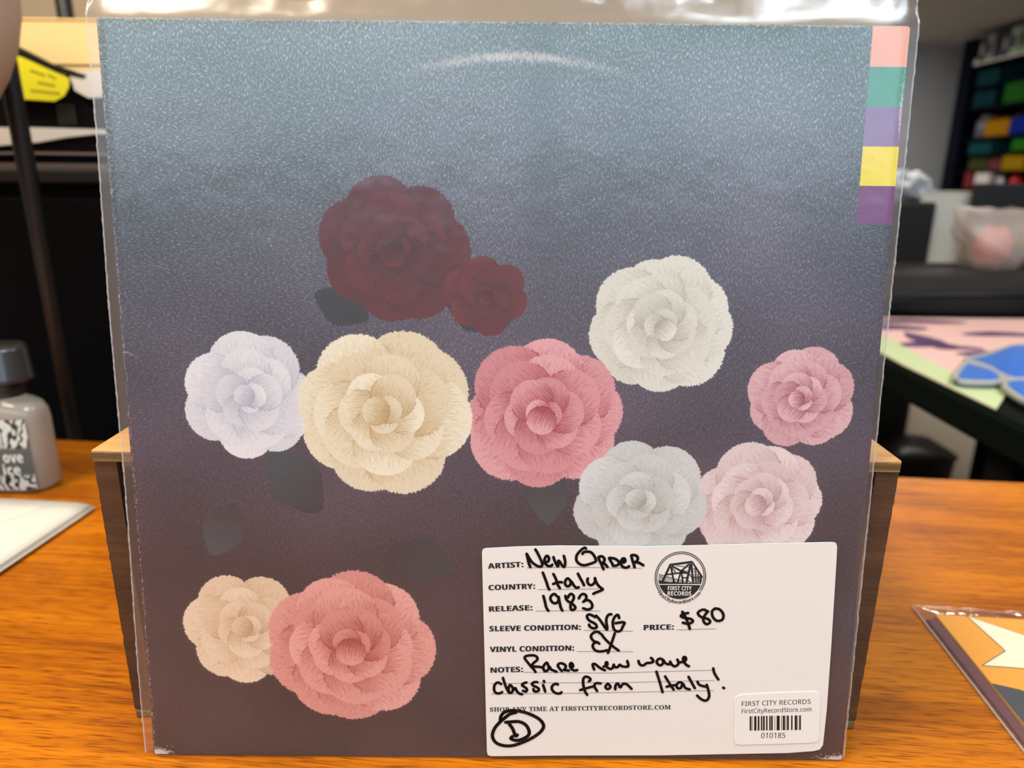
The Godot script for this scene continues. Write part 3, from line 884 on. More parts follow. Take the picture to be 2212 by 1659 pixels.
func build_emblem() -> void:
	var z := 0.00128
	var e := Node3D.new()
	e.name = "emblem"
	label_node.add_child(e)
	var st := mb()
	for r in [[695.0, 22.0], [650.0, 20.0]]:
		var last := PackedVector2Array()
		for i in 61:
			var a := lerpf(-126.0, 124.0, i / 60.0) * PI / 180.0
			var q := emb([884 + sin(a) * r[0], 765 - cos(a) * r[0]])
			if last.size():
				bar(st, last[0], q[0], r[1] * 0.0000163, z)
			last = q
	obj("ring", st, M.print_ink, e)
	st = mb()
	var disc := []
	for i in 31:
		var a := lerpf(111.0, 249.0, i / 30.0) * PI / 180.0
		disc.append_array([884 + sin(a) * 612, 765 - cos(a) * 612])
	filled(st, emb(disc), z)
	filled(st, emb([285, 850, 420, 885, 560, 905, 740, 935, 1460, 935, 1452, 950, 310, 958]), z)
	for b in [[570, 430, 1185, 340, 62], [1180, 335, 1490, 765, 46], [1482, 755, 1450, 940, 22], [590, 430, 400, 885, 58], [610, 470, 720, 940, 46], [640, 500, 750, 645, 26], [640, 460, 900, 600, 48], [890, 600, 1110, 400, 46], [900, 590, 1070, 650, 44], [470, 700, 870, 645, 44], [860, 640, 1090, 655, 40], [895, 600, 805, 940, 40], [900, 600, 965, 940, 42], [1150, 390, 1055, 940, 58], [1165, 390, 1240, 940, 50], [760, 450, 1130, 490, 16], [950, 575, 1090, 600, 14], [950, 780, 1090, 780, 36], [1290, 510, 1320, 940, 26], [1370, 620, 1390, 940, 20], [1425, 700, 1440, 940, 18], [1190, 515, 1290, 515, 14], [1190, 600, 1300, 520, 14], [1200, 620, 1370, 615, 16], [1220, 690, 1390, 690, 14], [1230, 770, 1480, 770, 16], [1130, 680, 1200, 780, 22], [1100, 860, 1180, 920, 22], [290, 690, 640, 790, 16], [640, 790, 1010, 880, 14], [290, 750, 420, 790, 10], [700, 830, 760, 930, 12]]:
		var p := emb([b[0], b[1], b[2], b[3]])
		bar(st, p[0], p[1], b[4] * 0.0000163, z)
	for i in 17:
		var x := 300 + i * 42
		var p := emb([x, 695 + (x - 290) * 0.27, x, 870 + (x - 290) * 0.10])
		bar(st, p[0], p[1], 0.00020, z)
	for i in 8:
		var x := 1250 + i * 28
		var p := emb([x, 720, x + 6, 940])
		bar(st, p[0], p[1], 0.00018, z)
	obj("bridge_drawing", st, M.print_ink, e)
	st = mb()
	var a := emb([552, 1130, 1208, 1128, 552, 1278, 1206, 1276])
	typeset(st, "FIRST CITY", SANS, 700, a[0], a[1], 0.00185, z + 0.00005)
	typeset(st, "RECORDS", SANS, 700, a[2], a[3], 0.00195, z + 0.00005)
	var rim := emb([318, 968, 1452, 966])
	bar(st, rim[0], rim[1], 0.00030, z + 0.00005)
	obj("name_lettering", st, M.paper, e)
	st = mb()
	var text := "FirstCityRecordStore.com"
	var widths := []
	var total := 0.0
	for ch in text:
		var w: float = {"i": 0.55, "t": 0.7, "r": 0.75, ".": 0.5, "m": 1.5, "C": 1.15, "R": 1.15, "S": 1.1, "F": 1.0}.get(ch, 1.0)
		widths.append(w)
		total += w
	var run := 0.0
	for i in text.length():
		var mid: float = (run + widths[i] / 2) / total
		run += widths[i]
		var ang := lerpf(-54.0, 54.0, mid) * PI / 180.0
		var c := emb([884 + sin(ang) * 742, 765 + cos(ang) * 742])[0]
		var along := Vector2(cos(ang), sin(ang))
		var half: float = 0.00054 * widths[i] * 0.80
		if text[i] == ".":
			half *= 0.5
		typeset(st, text[i], SANS, 700, c - along * half, c + along * half, 0.00150, z)
	obj("ring_lettering", st, M.print_ink, e)

func build_barcode_sticker() -> void:
	sticker_node = thing("barcode_sticker", "small white rounded sticker with a barcode and the number 010185", "sticker")
	sticker_node.transform = lean_frame(-0.008, 0.0)
	var st := mb()
	prism(st, mm([115.0, 10.5, 115.6, 8.7, 117.6, 8.1, 135, 8.75, 150.6, 9.5, 152.8, 10.2, 153.4, 12.4, 152.6, 31.8, 151.8, 34.0, 149.6, 34.75, 132, 34.0, 117.4, 33.0, 114.6, 31.9, 113.9, 29.7]), 0.0012, 0.00142)
	obj("paper", st, M.sticker, sticker_node)
	st = mb()
	print_line(st, "FIRST CITY RECORDS", SANS, 400, Vector2(117.40, 27.36), Vector2(148.39, 28.81), 2.28, 0.00147)
	print_line(st, "FirstCityRecordStore.com", SANS, 400, Vector2(117.62, 23.82), Vector2(148.95, 25.14), 2.13, 0.00147)
	print_line(st, "010185", SANS, 400, Vector2(127.17, 11.60), Vector2(138.12, 11.79), 2.66, 0.00147)
	obj("lettering", st, M.print_ink, sticker_node)
	st = mb()
	for b in [[970, 987], [993, 1000], [1020, 1045], [1060, 1078], [1095, 1110], [1118, 1137], [1152, 1168], [1187, 1203], [1209, 1226], [1247, 1252], [1270, 1303], [1322, 1328], [1338, 1362], [1370, 1376], [1385, 1405], [1430, 1446], [1470, 1495], [1502, 1507], [1520, 1538]]:
		var q := []
		for k in 2:
			var s: float = (b[k] - 970.0) / 570.0
			q.append(Vector2(lerpf(121.74, 144.98, s), lerpf(15.27, 15.86, s)) / 1000.0)
			q.append(Vector2(lerpf(121.29, 144.44, s), lerpf(22.43, 23.10, s)) / 1000.0)
		flat(st, q[0], q[1], q[3], 0.00148)
		flat(st, q[0], q[3], q[2], 0.00148)
	obj("barcode", st, M.ink, sticker_node)

# ------------------------------------------------------------------ left: bottle, papers, lamp

func build_left_side() -> void:
	# a squeeze bottle
	var t := thing("cleaner_bottle", "clear squeeze bottle with a black and white swirled label, beside the folded papers", "bottle", Vector3(-0.409, 0, -0.292))
	var body := mat(Color(0.60, 0.56, 0.515), 0.16)
	var st := mb(true)
	loft(st, [[0.0, 0.024, 0.015, 0.6], [0.0012, 0.0265, 0.0172, 0.6], [0.004, 0.028, 0.0185, 0.6], [0.060, 0.028, 0.0185, 0.6], [0.068, 0.0272, 0.018, 0.65], [0.074, 0.0245, 0.0165, 0.75], [0.0775, 0.019, 0.014, 0.9], [0.079, 0.0135, 0.0125, 1.0], [0.081, 0.0122, 0.0122, 1.0]], 44)
	obj("bottle_body", st, body, t)
	st = mb(true)
	loft(st, [[0.081, 0.0128, 0.0128, 1.0], [0.082, 0.0135, 0.0135, 1.0], [0.094, 0.0135, 0.0135, 1.0]], 32)
	obj("neck_ring", st, M.black_plastic, t)
	st = mb(true)
	loft(st, [[0.094, 0.0212, 0.0212, 1.0], [0.0945, 0.0218, 0.0218, 1.0], [0.097, 0.0205, 0.0205, 1.0], [0.1195, 0.0196, 0.0196, 1.0], [0.1225, 0.0180, 0.0180, 1.0], [0.123, 0.0165, 0.0165, 1.0]], 40)
	var cap_m := mat(Color(0.10, 0.10, 0.11), 0.2)
	cap_m.clearcoat_enabled = true
	obj("disc_cap", st, cap_m, t)
	# the label wraps the flat front
	var n := 256
	var im := Image.create(n, n, false, Image.FORMAT_RGB8)
	var warp := noise(0.012, 3, 8)
	for y in n:
		for x in n:
			var dx := (x - n / 2.0) / n
			var dy := (y - n * 0.52) / n
			var a := atan2(dy, dx)
			var r := sqrt(dx * dx + dy * dy)
			var s := sin(a * 15.0 + warp.get_noise_2d(x, y) * 7.0 + r * 9.0)
			var ink := smoothstep(0.1, 0.5, s) * smoothstep(0.10, 0.2, r)
			var inside := smoothstep(0.0, 0.05, 0.22 - absf(dy - 0.07))
			ink = lerpf(ink, 0.72, inside)
			var v := lerpf(0.80, 0.13, ink)
			im.set_pixel(x, y, Color(v, v, v * 0.97))
	var lm := mat(Color.WHITE, 0.4)
	lm.albedo_texture = ImageTexture.create_from_image(im)
	st = mb(true)
	grid(st, func(u: Vector2) -> Vector3:
		var x := lerpf(-0.0215, 0.0215, u.x)
		var y := lerpf(0.065, 0.004, u.y)
		return Vector3(x, y, 0.0188 - 0.0022 * pow(absf(x) / 0.0215, 4.0)), 16, 10, Vector3.BACK)
	var lab := obj("swirled_label", st, lm, t)
	st = mb()
	typeset(st, "ove", SANS, 700, Vector2(0.0005, 0.0286), Vector2(0.0165, 0.0290), 0.0088, 0.0192)
	typeset(st, "ice", SANS, 700, Vector2(-0.0015, 0.0175), Vector2(0.0125, 0.0178), 0.0088, 0.0192)
	obj("lettering", st, M.paper, lab)

	# folded white papers, one on the other
	var p := thing("folded_papers", "stack of folded white papers lying at the counter's left edge by the bottle", "paper", Vector3(-0.322, 0, -0.246), -0.09)
	var sheet_m := mat(Color(0.82, 0.80, 0.75), 0.85)
	for k in 6:
		st = mb(true)
		var lift := 0.0016 * k
		var inset := 0.002 * absf(k - 2.5) + 0.0015 * (k % 2)
		slab(st, func(u: Vector2) -> Vector3:
			var x := lerpf(-0.30, -inset - (0.02 + 0.12 * u.y if k == 5 else 0.0), u.x)
			var z := lerpf(inset * 0.7, 0.27, u.y)
			var fold := 0.0015 * k / 5.0 * sin(u.x * 5.0 + u.y * 2.0)
			var round_ := -0.0012 * pow(maxf(0.0, u.x - 0.94) / 0.06, 2.0)
			return Vector3(x, 0.0016 + lift + maxf(fold, -0.0002 * k) + round_ * minf(1.0, k), z), 24, 16, Vector3.UP, 0.0012)
		obj("paper_layer", st, sheet_m, p)

	# a floor lamp behind the counter, its round shade in the picture's corner
	var l := thing("floor_lamp", "floor lamp with a black pole and a round beige shade, left of the record", "lamp", Vector3(-0.472, -0.74, -0.470))
	st = mb(true); loft(st, [[0.0, 0.04, 0.04, 1.0], [0.012, 0.04, 0.04, 1.0], [0.018, 0.034, 0.034, 1.0]], 32); obj("base", st, M.black_metal, l)
	st = mb(true); tube(st, [Vector3(0.006, 0.012, 0), Vector3(-0.007, 1.1, 0), Vector3(-0.009, 1.17, 0.002), Vector3(-0.014, 1.20, 0.02), Vector3(-0.03, 1.205, 0.06)], 0.0088, 14); obj("pole", st, M.black_metal, l)
	var shade := []
	for i in 21:
		var a := lerpf(-PI / 2, PI / 2, i / 20.0)
		shade.append([1.147 + sin(a) * 0.159, maxf(0.002, cos(a) * 0.159), maxf(0.002, cos(a) * 0.159), 1.0])
	st = mb(true); loft(st, shade, 56, Transform3D(Basis(), Vector3(-0.077, 0, 0.150)))
	var sm := mat(Color(0.78, 0.68, 0.60), 0.7)
	sm.backlight_enabled = true
	sm.backlight = Color(0.2, 0.17, 0.15)
	obj("shade", st, sm, l)
	st = mb(true); loft(st, [[0.978, 0.008, 0.008, 1.0], [0.984, 0.026, 0.026, 1.0], [0.9915, 0.030, 0.030, 1.0]], 28, Transform3D(Basis(), Vector3(-0.077, 0, 0.150))); obj("shade_cap", st, M.black_metal, l)

# ------------------------------------------------------------------ right: a second sleeved record lying flat

func build_flat_record() -> void:
	var t := thing("flat_record", "orange record cover with a white star burst, lying flat in a clear sleeve", "record", Vector3(0.264, 0, -0.112), -0.094)
	var st := mb()
	box(st, Vector3(0.1575, 0.0016, 0.1575), Vector3(0.315, 0.0026, 0.315), 0.0004)
	var om := mat(Color(0.93, 0.62, 0.06), 0.55)
	obj("cover", st, om, t)
	var flat_xf := Transform3D(Basis(Vector3.RIGHT, PI / 2), Vector3.ZERO)   # drawing x, y become x, -z... laid on the cover
	var burst := [0.0186, 0.0008, 0.0455, 0.0200, 0.0600, 0.0120, 0.0800, 0.0300, 0.1100, 0.0100, 0.1150, 0.0400, 0.1550, 0.0350, 0.1300, 0.0650, 0.1600, 0.0950, 0.1150, 0.0900, 0.1000, 0.1250, 0.0800, 0.0880, 0.0500, 0.1000, 0.0520, 0.0600, 0.0250, 0.0480, 0.0035, 0.0478, 0.0230, 0.0336]
	var layer := func(list: Array, grow: float, y: float) -> SurfaceTool:
		var pts := PackedVector2Array()
		for i in range(0, list.size(), 2):
			pts.append(Vector2(list[i], list[i + 1]))
		if grow > 0.0:
			pts = Geometry2D.offset_polygon(pts, grow, Geometry2D.JOIN_MITER)[0]
		var s := mb()
		var idx := Geometry2D.triangulate_polygon(pts)
		for i in range(0, idx.size(), 3):
			var a := pts[idx[i]]
			var b := pts[idx[i + 1]]
			var c := pts[idx[i + 2]]
			tri(s, Vector3(a.x, y, a.y), Vector3(b.x, y, b.y), Vector3(c.x, y, c.y), Vector3.UP)
		return s
	obj("star_outline", layer.call(burst, 0.0005, 0.00300), mat(Color(0.22, 0.17, 0.10), 0.6), t)
	obj("star", layer.call(burst, 0.0, 0.00306), mat(Color(0.93, 0.90, 0.78), 0.6), t)
	obj("dark_shape", layer.call([0.0, 0.0625, 0.012, 0.066, 0.035, 0.078, 0.060, 0.094, 0.090, 0.130, 0.110, 0.2, 0.12, 0.312, 0.0, 0.312], 0.0, 0.00300), mat(Color(0.17, 0.185, 0.22), 0.6), t)
	st = mb(); box(st, Vector3(-0.0033, 0.0010, 0.160), Vector3(0.0062, 0.0014, 0.312), 0.0004); obj("inner_edge", st, mat(Color(0.36, 0.12, 0.16), 0.5), t)
	# its sleeve
	var s := thing("flat_sleeve", "clear plastic sleeve around the orange record lying on the counter", "plastic sleeve", Vector3(0.264, 0, -0.112), -0.094)
	var wr := noise(30.0, 2, 90)
	st = mb(true)
	slab(st, func(u: Vector2) -> Vector3:
		var x := lerpf(-0.0085, 0.322, u.x)
		var z := lerpf(-0.0105, 0.318, u.y)
		var inx := smoothstep(0.0, 0.006, x + 0.0075)
		var inz := smoothstep(0.0, 0.007, z + 0.0085)
		var cover := inx * inz
		var y := lerpf(0.0012, 0.0036, cover) + 0.0012 * (1.0 - inz) * (0.5 + wr.get_noise_1d(x * 2.0)) * smoothstep(0.0, 0.02, x + 0.0085)
		if u.x < 0.015 and u.y < 0.02:
			y += 0.001
		return Vector3(x, y, z), 90, 70, Vector3.UP, 0.0001)
	obj("sleeve_film", st, M.film_flat, s)
	st = mb()
	for i in 60:
		var z := lerpf(-0.0105, 0.317, i / 60.0)
		box(st, Vector3(-0.0086 + rng.randfn(0, 0.00006), 0.0008, z + 0.0027), Vector3(0.0006, 0.0010, 0.0055), 0.0)
	obj("welded_seam", st, M.seam, s)

# ------------------------------------------------------------------ behind the counter, left

func slice(list: Array) -> PackedVector2Array:
	var p := PackedVector2Array()
	for i in range(0, list.size(), 2):
		p.append(Vector2(list[i], list[i + 1]))
	return p

func build_background_left() -> void:
	var t := thing("black_cabinet", "tall black cabinet standing behind the left end of the counter", "cabinet", Vector3(-0.75, -0.74, -0.80))
	var st := mb(); box(st, Vector3(0, 0.492, 0), Vector3(0.90, 0.984, 0.48), 0.004); obj("body", st, M.dull_black, t)
	st = mb(); box(st, Vector3(0, 0.993, 0.002), Vector3(0.92, 0.016, 0.50), 0.003); obj("cabinet_top", st, mat(Color(0.07, 0.065, 0.065), 0.6), t)
	for x in [-0.224, 0.224]:
		st = mb(); box(st, Vector3(x, 0.50, 0.244), Vector3(0.44, 0.94, 0.01), 0.003)
		var d := obj("door", st, M.dull_black, t)
		st = mb(true); tube(st, [Vector3(-x * 0.1, 0.5, 0.252), Vector3(-x * 0.1, 0.5, 0.265), Vector3(-x * 0.1, 0.62, 0.265), Vector3(-x * 0.1, 0.62, 0.252)], 0.004, 8); obj("handle", st, M.black_metal, d)
	var z0 := -0.80
	var z1 := -0.562
	st = mb(); prism(st, slice([-0.62, 0.2612, -0.40, 0.2612, -0.40, 0.2665, -0.62, 0.2665]), z0, z1 + 0.01)
	tag(obj("grey_tray", st, mat(Color(0.42, 0.37, 0.34), 0.4)), "flat grey tray lying on the black cabinet under the papers", "tray")
	st = mb(); prism(st, slice([-0.62, 0.2665, -0.40, 0.2665, -0.40, 0.2735, -0.46, 0.2755, -0.54, 0.2760, -0.62, 0.274]), z0, z1)
	tag(obj("black_folder", st, M.dull_black), "black folder lying directly on the grey tray", "folder")
	st = mb(); prism(st, slice([-0.62, 0.2740, -0.54, 0.2760, -0.46, 0.2755, -0.40, 0.2735, -0.40, 0.2752, -0.46, 0.2782, -0.54, 0.2785, -0.62, 0.2760]), z0, z1 + 0.004)
	tag(obj("grey_sheet", st, mat(Color(0.50, 0.44, 0.41), 0.6)), "curved grey sheet between the two black folders on the cabinet", "paper")
	st = mb(); prism(st, slice([-0.62, 0.2760, -0.54, 0.2785, -0.46, 0.2782, -0.40, 0.2752, -0.40, 0.2975, -0.455, 0.2980, -0.49, 0.2940, -0.522, 0.2885, -0.62, 0.2800]), z0, z1 - 0.004)
	tag(obj("curved_folder", st, M.dull_black), "thicker black folder with a curved back, under the white papers", "folder")
	st = mb(); prism(st, slice([-0.62, 0.2800, -0.522, 0.2885, -0.49, 0.2940, -0.455, 0.2980, -0.40, 0.2975, -0.40, 0.3012, -0.46, 0.3030, -0.522, 0.3040, -0.62, 0.3035]), z0, z1)
	tag(obj("paper_pile", st, M.paper), "pile of curled white papers under the black binder on the cabinet", "paper")
	st = mb(); prism(st, slice([-0.62, 0.3035, -0.522, 0.3040, -0.46, 0.3030, -0.40, 0.3012, -0.40, 0.357, -0.62, 0.357]), z0, z1 - 0.003)
	var b := obj("black_binder", st, M.dull_black); tag(b, "black binder lying between white papers and the cardboard box", "binder")
	st = mb(); box(st, Vector3(-0.485, 0.318, z1 - 0.001), Vector3(0.02, 0.022, 0.002), 0.0005); obj("spine_label", st, mat(Color(0.10, 0.10, 0.09), 0.5), b)
	var c := thing("cardboard_box", "pale brown cardboard box on top of the black binder", "box", Vector3(-0.49, 0.357, -0.69))
	st = mb(); box(st, Vector3(0, 0.028, 0), Vector3(0.24, 0.056, 0.24), 0.002); obj("carton", st, mat(Color(0.95, 0.82, 0.57), 0.85), c)
	st = mb(); box(st, Vector3(0, 0.0565, 0), Vector3(0.242, 0.002, 0.242), 0.0008); obj("lid", st, mat(Color(0.95, 0.82, 0.57), 0.85), c)
	st = mb(); box(st, Vector3(0, 0.012, 0.1205), Vector3(0.24, 0.0016, 0.001), 0.0003); obj("flap_edge", st, mat(Color(0.55, 0.40, 0.24), 0.85), c)
	st = mb(); prism(st, slice([-0.545, 0.395, -0.522, 0.384, -0.49, 0.368, -0.455, 0.3575, -0.458, 0.3545, -0.492, 0.361, -0.525, 0.374, -0.545, 0.384]), z1 - 0.004, z1 + 0.004)  # dark strip drawn for the shadowed gap between box and note
	tag(obj("dark_gap_strip", st, M.black_plastic), "black strap painted for the shadowed gap between the cardboard box and the yellow note", "strip")
	st = mb(); prism(st, slice([-0.474, 0.361, -0.436, 0.361, -0.436, 0.336, -0.456, 0.3345, -0.470, 0.342]), z1 + 0.001, z1 + 0.003)
	tag(obj("loose_paper", st, M.paper), "loose white paper sticking out beside the yellow note", "paper")
	st = mb()
	var note := Transform3D(Basis(Vector3.RIGHT, 0.06), Vector3(0, 0.021, -0.018))
	prism(st, slice([-0.545, 0.380, -0.520, 0.3745, -0.472, 0.3535, -0.4735, 0.345, -0.480, 0.336, -0.4915, 0.3305, -0.53, 0.3325, -0.545, 0.333]), z1 + 0.006, z1 + 0.0068)
	var y := obj("sticky_note", st, mat(Color(0.94, 0.91, 0.10), 0.7)); tag(y, "bright yellow sticky note hanging over the black binder", "sticky note")
	st = mb()
	for k in [[-0.512, 0.361, -0.497, 0.356], [-0.494, 0.357, -0.486, 0.353], [-0.506, 0.349, -0.488, 0.346], [-0.515, 0.341, -0.484, 0.338]]:
		bar(st, Vector2(k[0], k[1]), Vector2(k[2], k[3]), 0.0022, z1 + 0.0070)
	obj("writing", st, mat(Color(0.62, 0.56, 0.06), 0.7), y)
	var q := thing("black_post", "slim black post in front of the tan wall, behind the cardboard box", "post", Vector3(-0.835, -0.74, -1.2))
	st = mb(true); loft(st, [[0.0, 0.12, 0.12, 1.0], [0.012, 0.12, 0.12, 1.0], [0.02, 0.05, 0.05, 1.0]], 32); obj("foot", st, M.black_metal, q)
	st = mb(true); tube(st, [Vector3(0, 0.015, 0), Vector3(0, 1.0, 0), Vector3(0, 2.0, 0)], 0.0145, 14); obj("upright", st, M.black_metal, q)

# ------------------------------------------------------------------ right: the green table and what lies on it

func build_second_table() -> void:
	M.green = mat(Color(0.022, 0.055, 0.04), 0.9)
	M.green.metallic_specular = 0.2
	var t := thing("green_table", "dark green topped table standing behind the counter on the right", "table", Vector3(1.1, -0.74, -1.4))
	var st := mb(); box(st, Vector3(0.0, 0.717, 0.265), Vector3(1.07, 0.045, 1.47), 0.006); obj("table_top", st, M.green, t)
	for q in [[-0.43, 0.86], [0.45, 0.86], [-0.43, -0.42], [0.45, -0.42]]:
		st = mb(); box(st, Vector3(q[0], 0.347, q[1]), Vector3(0.14, 0.694, 0.05), 0.004); obj("leg", st, M.dull_black, t)
	# a printed sheet
	var sheet := slice([0.572, -0.523, 0.66, -0.625, 1.05, -0.80, 1.02, -1.10, 0.60, -1.10, 0.572, -0.73])
	var flat_down := Transform3D(Basis(Vector3.RIGHT, Vector3.BACK, Vector3.UP), Vector3.ZERO)
	st = mb(); prism(st, sheet, 0.0004, 0.0016, flat_down)
	var p := obj("printed_sheet", st, mat(Color(0.86, 0.70, 0.68), 0.8)); tag(p, "pink printed sheet with a pale green border, spread on the green table", "poster")
	st = mb(); prism(st, slice([0.572, -0.523, 0.66, -0.625, 0.615, -0.66, 0.640, -0.88, 0.66, -1.10, 0.60, -1.10, 0.572, -0.73]), 0.0016, 0.0020, flat_down)
	obj("green_border", st, mat(Color(0.72, 0.78, 0.60), 0.8), p)
	st = mb()
	for s in [[0.70, -1.00, 0.06, 0.025], [0.76, -1.06, 0.11, 0.02], [0.68, -0.86, 0.05, 0.02], [0.70, -0.90, 0.025, 0.05], [0.72, -0.84, 0.04, 0.015], [0.75, -0.80, 0.06, 0.018], [0.86, -0.95, 0.07, 0.02]]:
		var pts := PackedVector2Array()
		for i in 12:
			var a := TAU * i / 12
			pts.append(Vector2(s[0] + cos(a) * s[2], s[1] + sin(a) * s[3] * (1.0 + 0.3 * sin(a * 3.0))))
		prism(st, pts, 0.0016, 0.0019, flat_down)
	obj("purple_print", st, mat(Color(0.30, 0.17, 0.36), 0.8), p)
	# a blue cloth with a grey hem, loosely folded
	var c := thing("blue_cloth", "crumpled blue cleaning cloth with a pale grey hem, on the printed sheet", "cloth", Vector3(0.63, 0.003, -0.63))
	var blue := mat(Color(0.17, 0.38, 0.72), 0.95)
	blue.rim_enabled = true
	blue.rim = 0.4
	var hem := mat(Color(0.62, 0.62, 0.60), 0.9)
	for lobe in [
		[[-0.048, 0.010, -0.002, -0.055, 0.030, -0.085, 0.036, -0.055, 0.024, -0.012, 0.006, 0.015, -0.020, 0.022], 0.010],
		[[0.030, -0.095, 0.080, -0.130, 0.190, -0.200, 0.230, -0.120, 0.110, -0.010, 0.036, 0.008, 0.030, -0.040], 0.018],
		[[0.004, 0.024, 0.060, 0.000, 0.150, -0.030, 0.140, 0.070, 0.020, 0.110, -0.022, 0.112], 0.012],
	]:
		var pts: PackedVector2Array = slice(lobe[0])
		var mid := Vector2.ZERO
		for q in pts:
			mid += q / pts.size()
		var ring := []
		for i in pts.size():
			for k in 4:
				ring.append(pts[i].cubic_interpolate(pts[(i + 1) % pts.size()], pts[(i + pts.size() - 1) % pts.size()], pts[(i + 2) % pts.size()], k / 4.0))
		st = mb(true)
		var puff: float = lobe[1]
		for i in ring.size():
			var a: Vector2 = ring[i]
			var b: Vector2 = ring[(i + 1) % ring.size()]
			for k in 5:
				var s0 := k / 5.0
				var s1 := (k + 1) / 5.0
				var h := func(s: float, w: Vector2) -> Vector3:
					var q := mid.lerp(w, s)
					return Vector3(q.x, 0.006 + puff * (1.0 - s * s) * (0.8 + 0.4 * sin(q.x * 70.0 + q.y * 50.0)), q.y)
				quad(st, h.call(s0, a), h.call(s0, b), h.call(s1, b), h.call(s1, a), Vector3.UP)
			quad(st, Vector3(a.x, 0.006, a.y), Vector3(b.x, 0.006, b.y), Vector3(b.x, 0, b.y), Vector3(a.x, 0, a.y), Vector3(a.x - mid.x, 0, a.y - mid.y))
		var fold := obj("cloth_fold", st, blue, c)
		st = mb(true)
		var path := []
		for i in ring.size() + 1:
			path.append(Vector3(ring[i % ring.size()].x, 0.006, ring[i % ring.size()].y))
		tube(st, path, 0.0042, 8)
		obj("hem", st, hem, fold)
	# a long padded case
	var k := thing("padded_case", "long black padded case lying across the back of the green table", "case", Vector3(1.06, 0.0, -1.27), 0.05)
	k.rotation.z = -0.0
	st = mb(true)
	loft(st, [[0.0, 0.345, 0.14, 0.35], [0.012, 0.36, 0.15, 0.35], [0.055, 0.36, 0.15, 0.35], [0.074, 0.345, 0.135, 0.4], [0.080, 0.30, 0.10, 0.5]], 48)
	obj("case_body", st, mat(Color(0.035, 0.033, 0.045), 0.8), k)
	st = mb(true); tube(st, [Vector3(-0.35, 0.045, 0.147), Vector3(-0.1, 0.046, 0.152), Vector3(0.1, 0.046, 0.152), Vector3(0.35, 0.045, 0.147)], 0.003, 8); obj("zip", st, M.black_plastic, k)
	# things behind the case
	var w := thing("tower_speaker", "black upright speaker box behind the padded case, with a crumpled bag on top", "speaker", Vector3(0.955, 0.0, -1.56))
	st = mb(); box(st, Vector3(0, 0.105, 0), Vector3(0.15, 0.21, 0.13), 0.006); obj("cabinet", st, M.black_plastic, w)
	st = mb(); box(st, Vector3(0, 0.105, 0.067), Vector3(0.13, 0.19, 0.006), 0.003); obj("grille", st, mat(Color(0.05, 0.05, 0.055), 0.9), w)
	var bag := noise(9.0, 3, 55)
	var clear := film(0.25, 0.15)
	st = mb(true)
	var rows := []
	for i in 9:
		var a := i / 8.0 * PI * 0.96 + 0.06
		rows.append([0.03 - cos(a) * 0.03, 0.055 * sin(a) + 0.006, 0.045 * sin(a) + 0.006, 0.7])
	loft(st, rows, 24)
	var foil := mat(Color(0.80, 0.82, 0.84), 0.16)
	foil.clearcoat_enabled = true
	var o := obj("crumpled_bag", lumpy(st, noise(16.0, 3, 56), 0.034, false), foil); o.position = Vector3(0.965, 0.213, -1.55)
	tag(o, "crumpled glossy pale plastic bag on top of the black speaker", "plastic bag")
	var x := thing("white_carton", "plain white carton standing on a wooden board behind the padded case", "box", Vector3(1.075, 0.036, -1.58))
	st = mb(); box(st, Vector3(0, 0.098, 0), Vector3(0.15, 0.196, 0.12), 0.003); obj("carton", st, mat(Color(0.72, 0.71, 0.67), 0.7), x)
	st = mb(); box(st, Vector3(0, 0.197, 0.0), Vector3(0.152, 0.003, 0.122), 0.001); obj("lid", st, mat(Color(0.70, 0.69, 0.65), 0.7), x)
	st = mb(); box(st, Vector3(1.10, 0.018, -1.565), Vector3(0.19, 0.035, 0.2), 0.004)
	tag(obj("wooden_board", st, mat(Color(0.66, 0.46, 0.28), 0.6)), "small wooden board on the green table, under the white carton", "board")
	var g := thing("pink_bag", "clear plastic bag with something pink in it, at the right on the padded case", "plastic bag", Vector3(1.03, 0.081, -1.27))
	st = mb(true)
	rows = []
	for i in 9:
		var a := i / 8.0
		rows.append([a * 0.12, 0.045 + 0.075 * a - 0.03 * a * a, 0.05 + 0.015 * sin(a * 5.0), 0.75])
	loft(st, rows, 28)
	var cm := film(0.28, 0.25)
	cm.albedo_color = Color(0.80, 0.74, 0.70, 0.42)
	cm.roughness = 0.3
	obj("bag", lumpy(st, bag, 0.014), cm, g)
	st = mb(true); loft(st, [[0.004, 0.025, 0.02, 0.8], [0.02, 0.036, 0.03, 0.8], [0.06, 0.040, 0.032, 0.8], [0.085, 0.02, 0.02, 0.9]], 24); obj("pink_content", lumpy(st, bag, 0.008), mat(Color(0.80, 0.42, 0.42), 0.7), g)
	var d := thing("black_monitor", "black flat monitor standing at the right behind the pink bag", "monitor", Vector3(1.28, 0.0, -1.48), -0.1)
	st = mb(); box(st, Vector3(0, 0.155, 0), Vector3(0.34, 0.20, 0.02), 0.004); obj("screen", st, M.black_plastic, d)
	st = mb(); box(st, Vector3(0, 0.03, -0.01), Vector3(0.04, 0.06, 0.012), 0.003); obj("neck", st, M.black_plastic, d)
	st = mb(); box(st, Vector3(0, 0.004, 0), Vector3(0.16, 0.008, 0.10), 0.003); obj("foot", st, M.black_plastic, d)
	# on the floor beyond
	var f := thing("low_cabinet", "low black cabinet on the floor beyond the green table", "cabinet", Vector3(1.345, -0.74, -2.863), -0.42)
	st = mb(); box(st, Vector3(0, 0.30, 0), Vector3(0.80, 0.60, 0.81), 0.006); obj("body", st, mat(Color(0.02, 0.035, 0.03), 0.8), f)
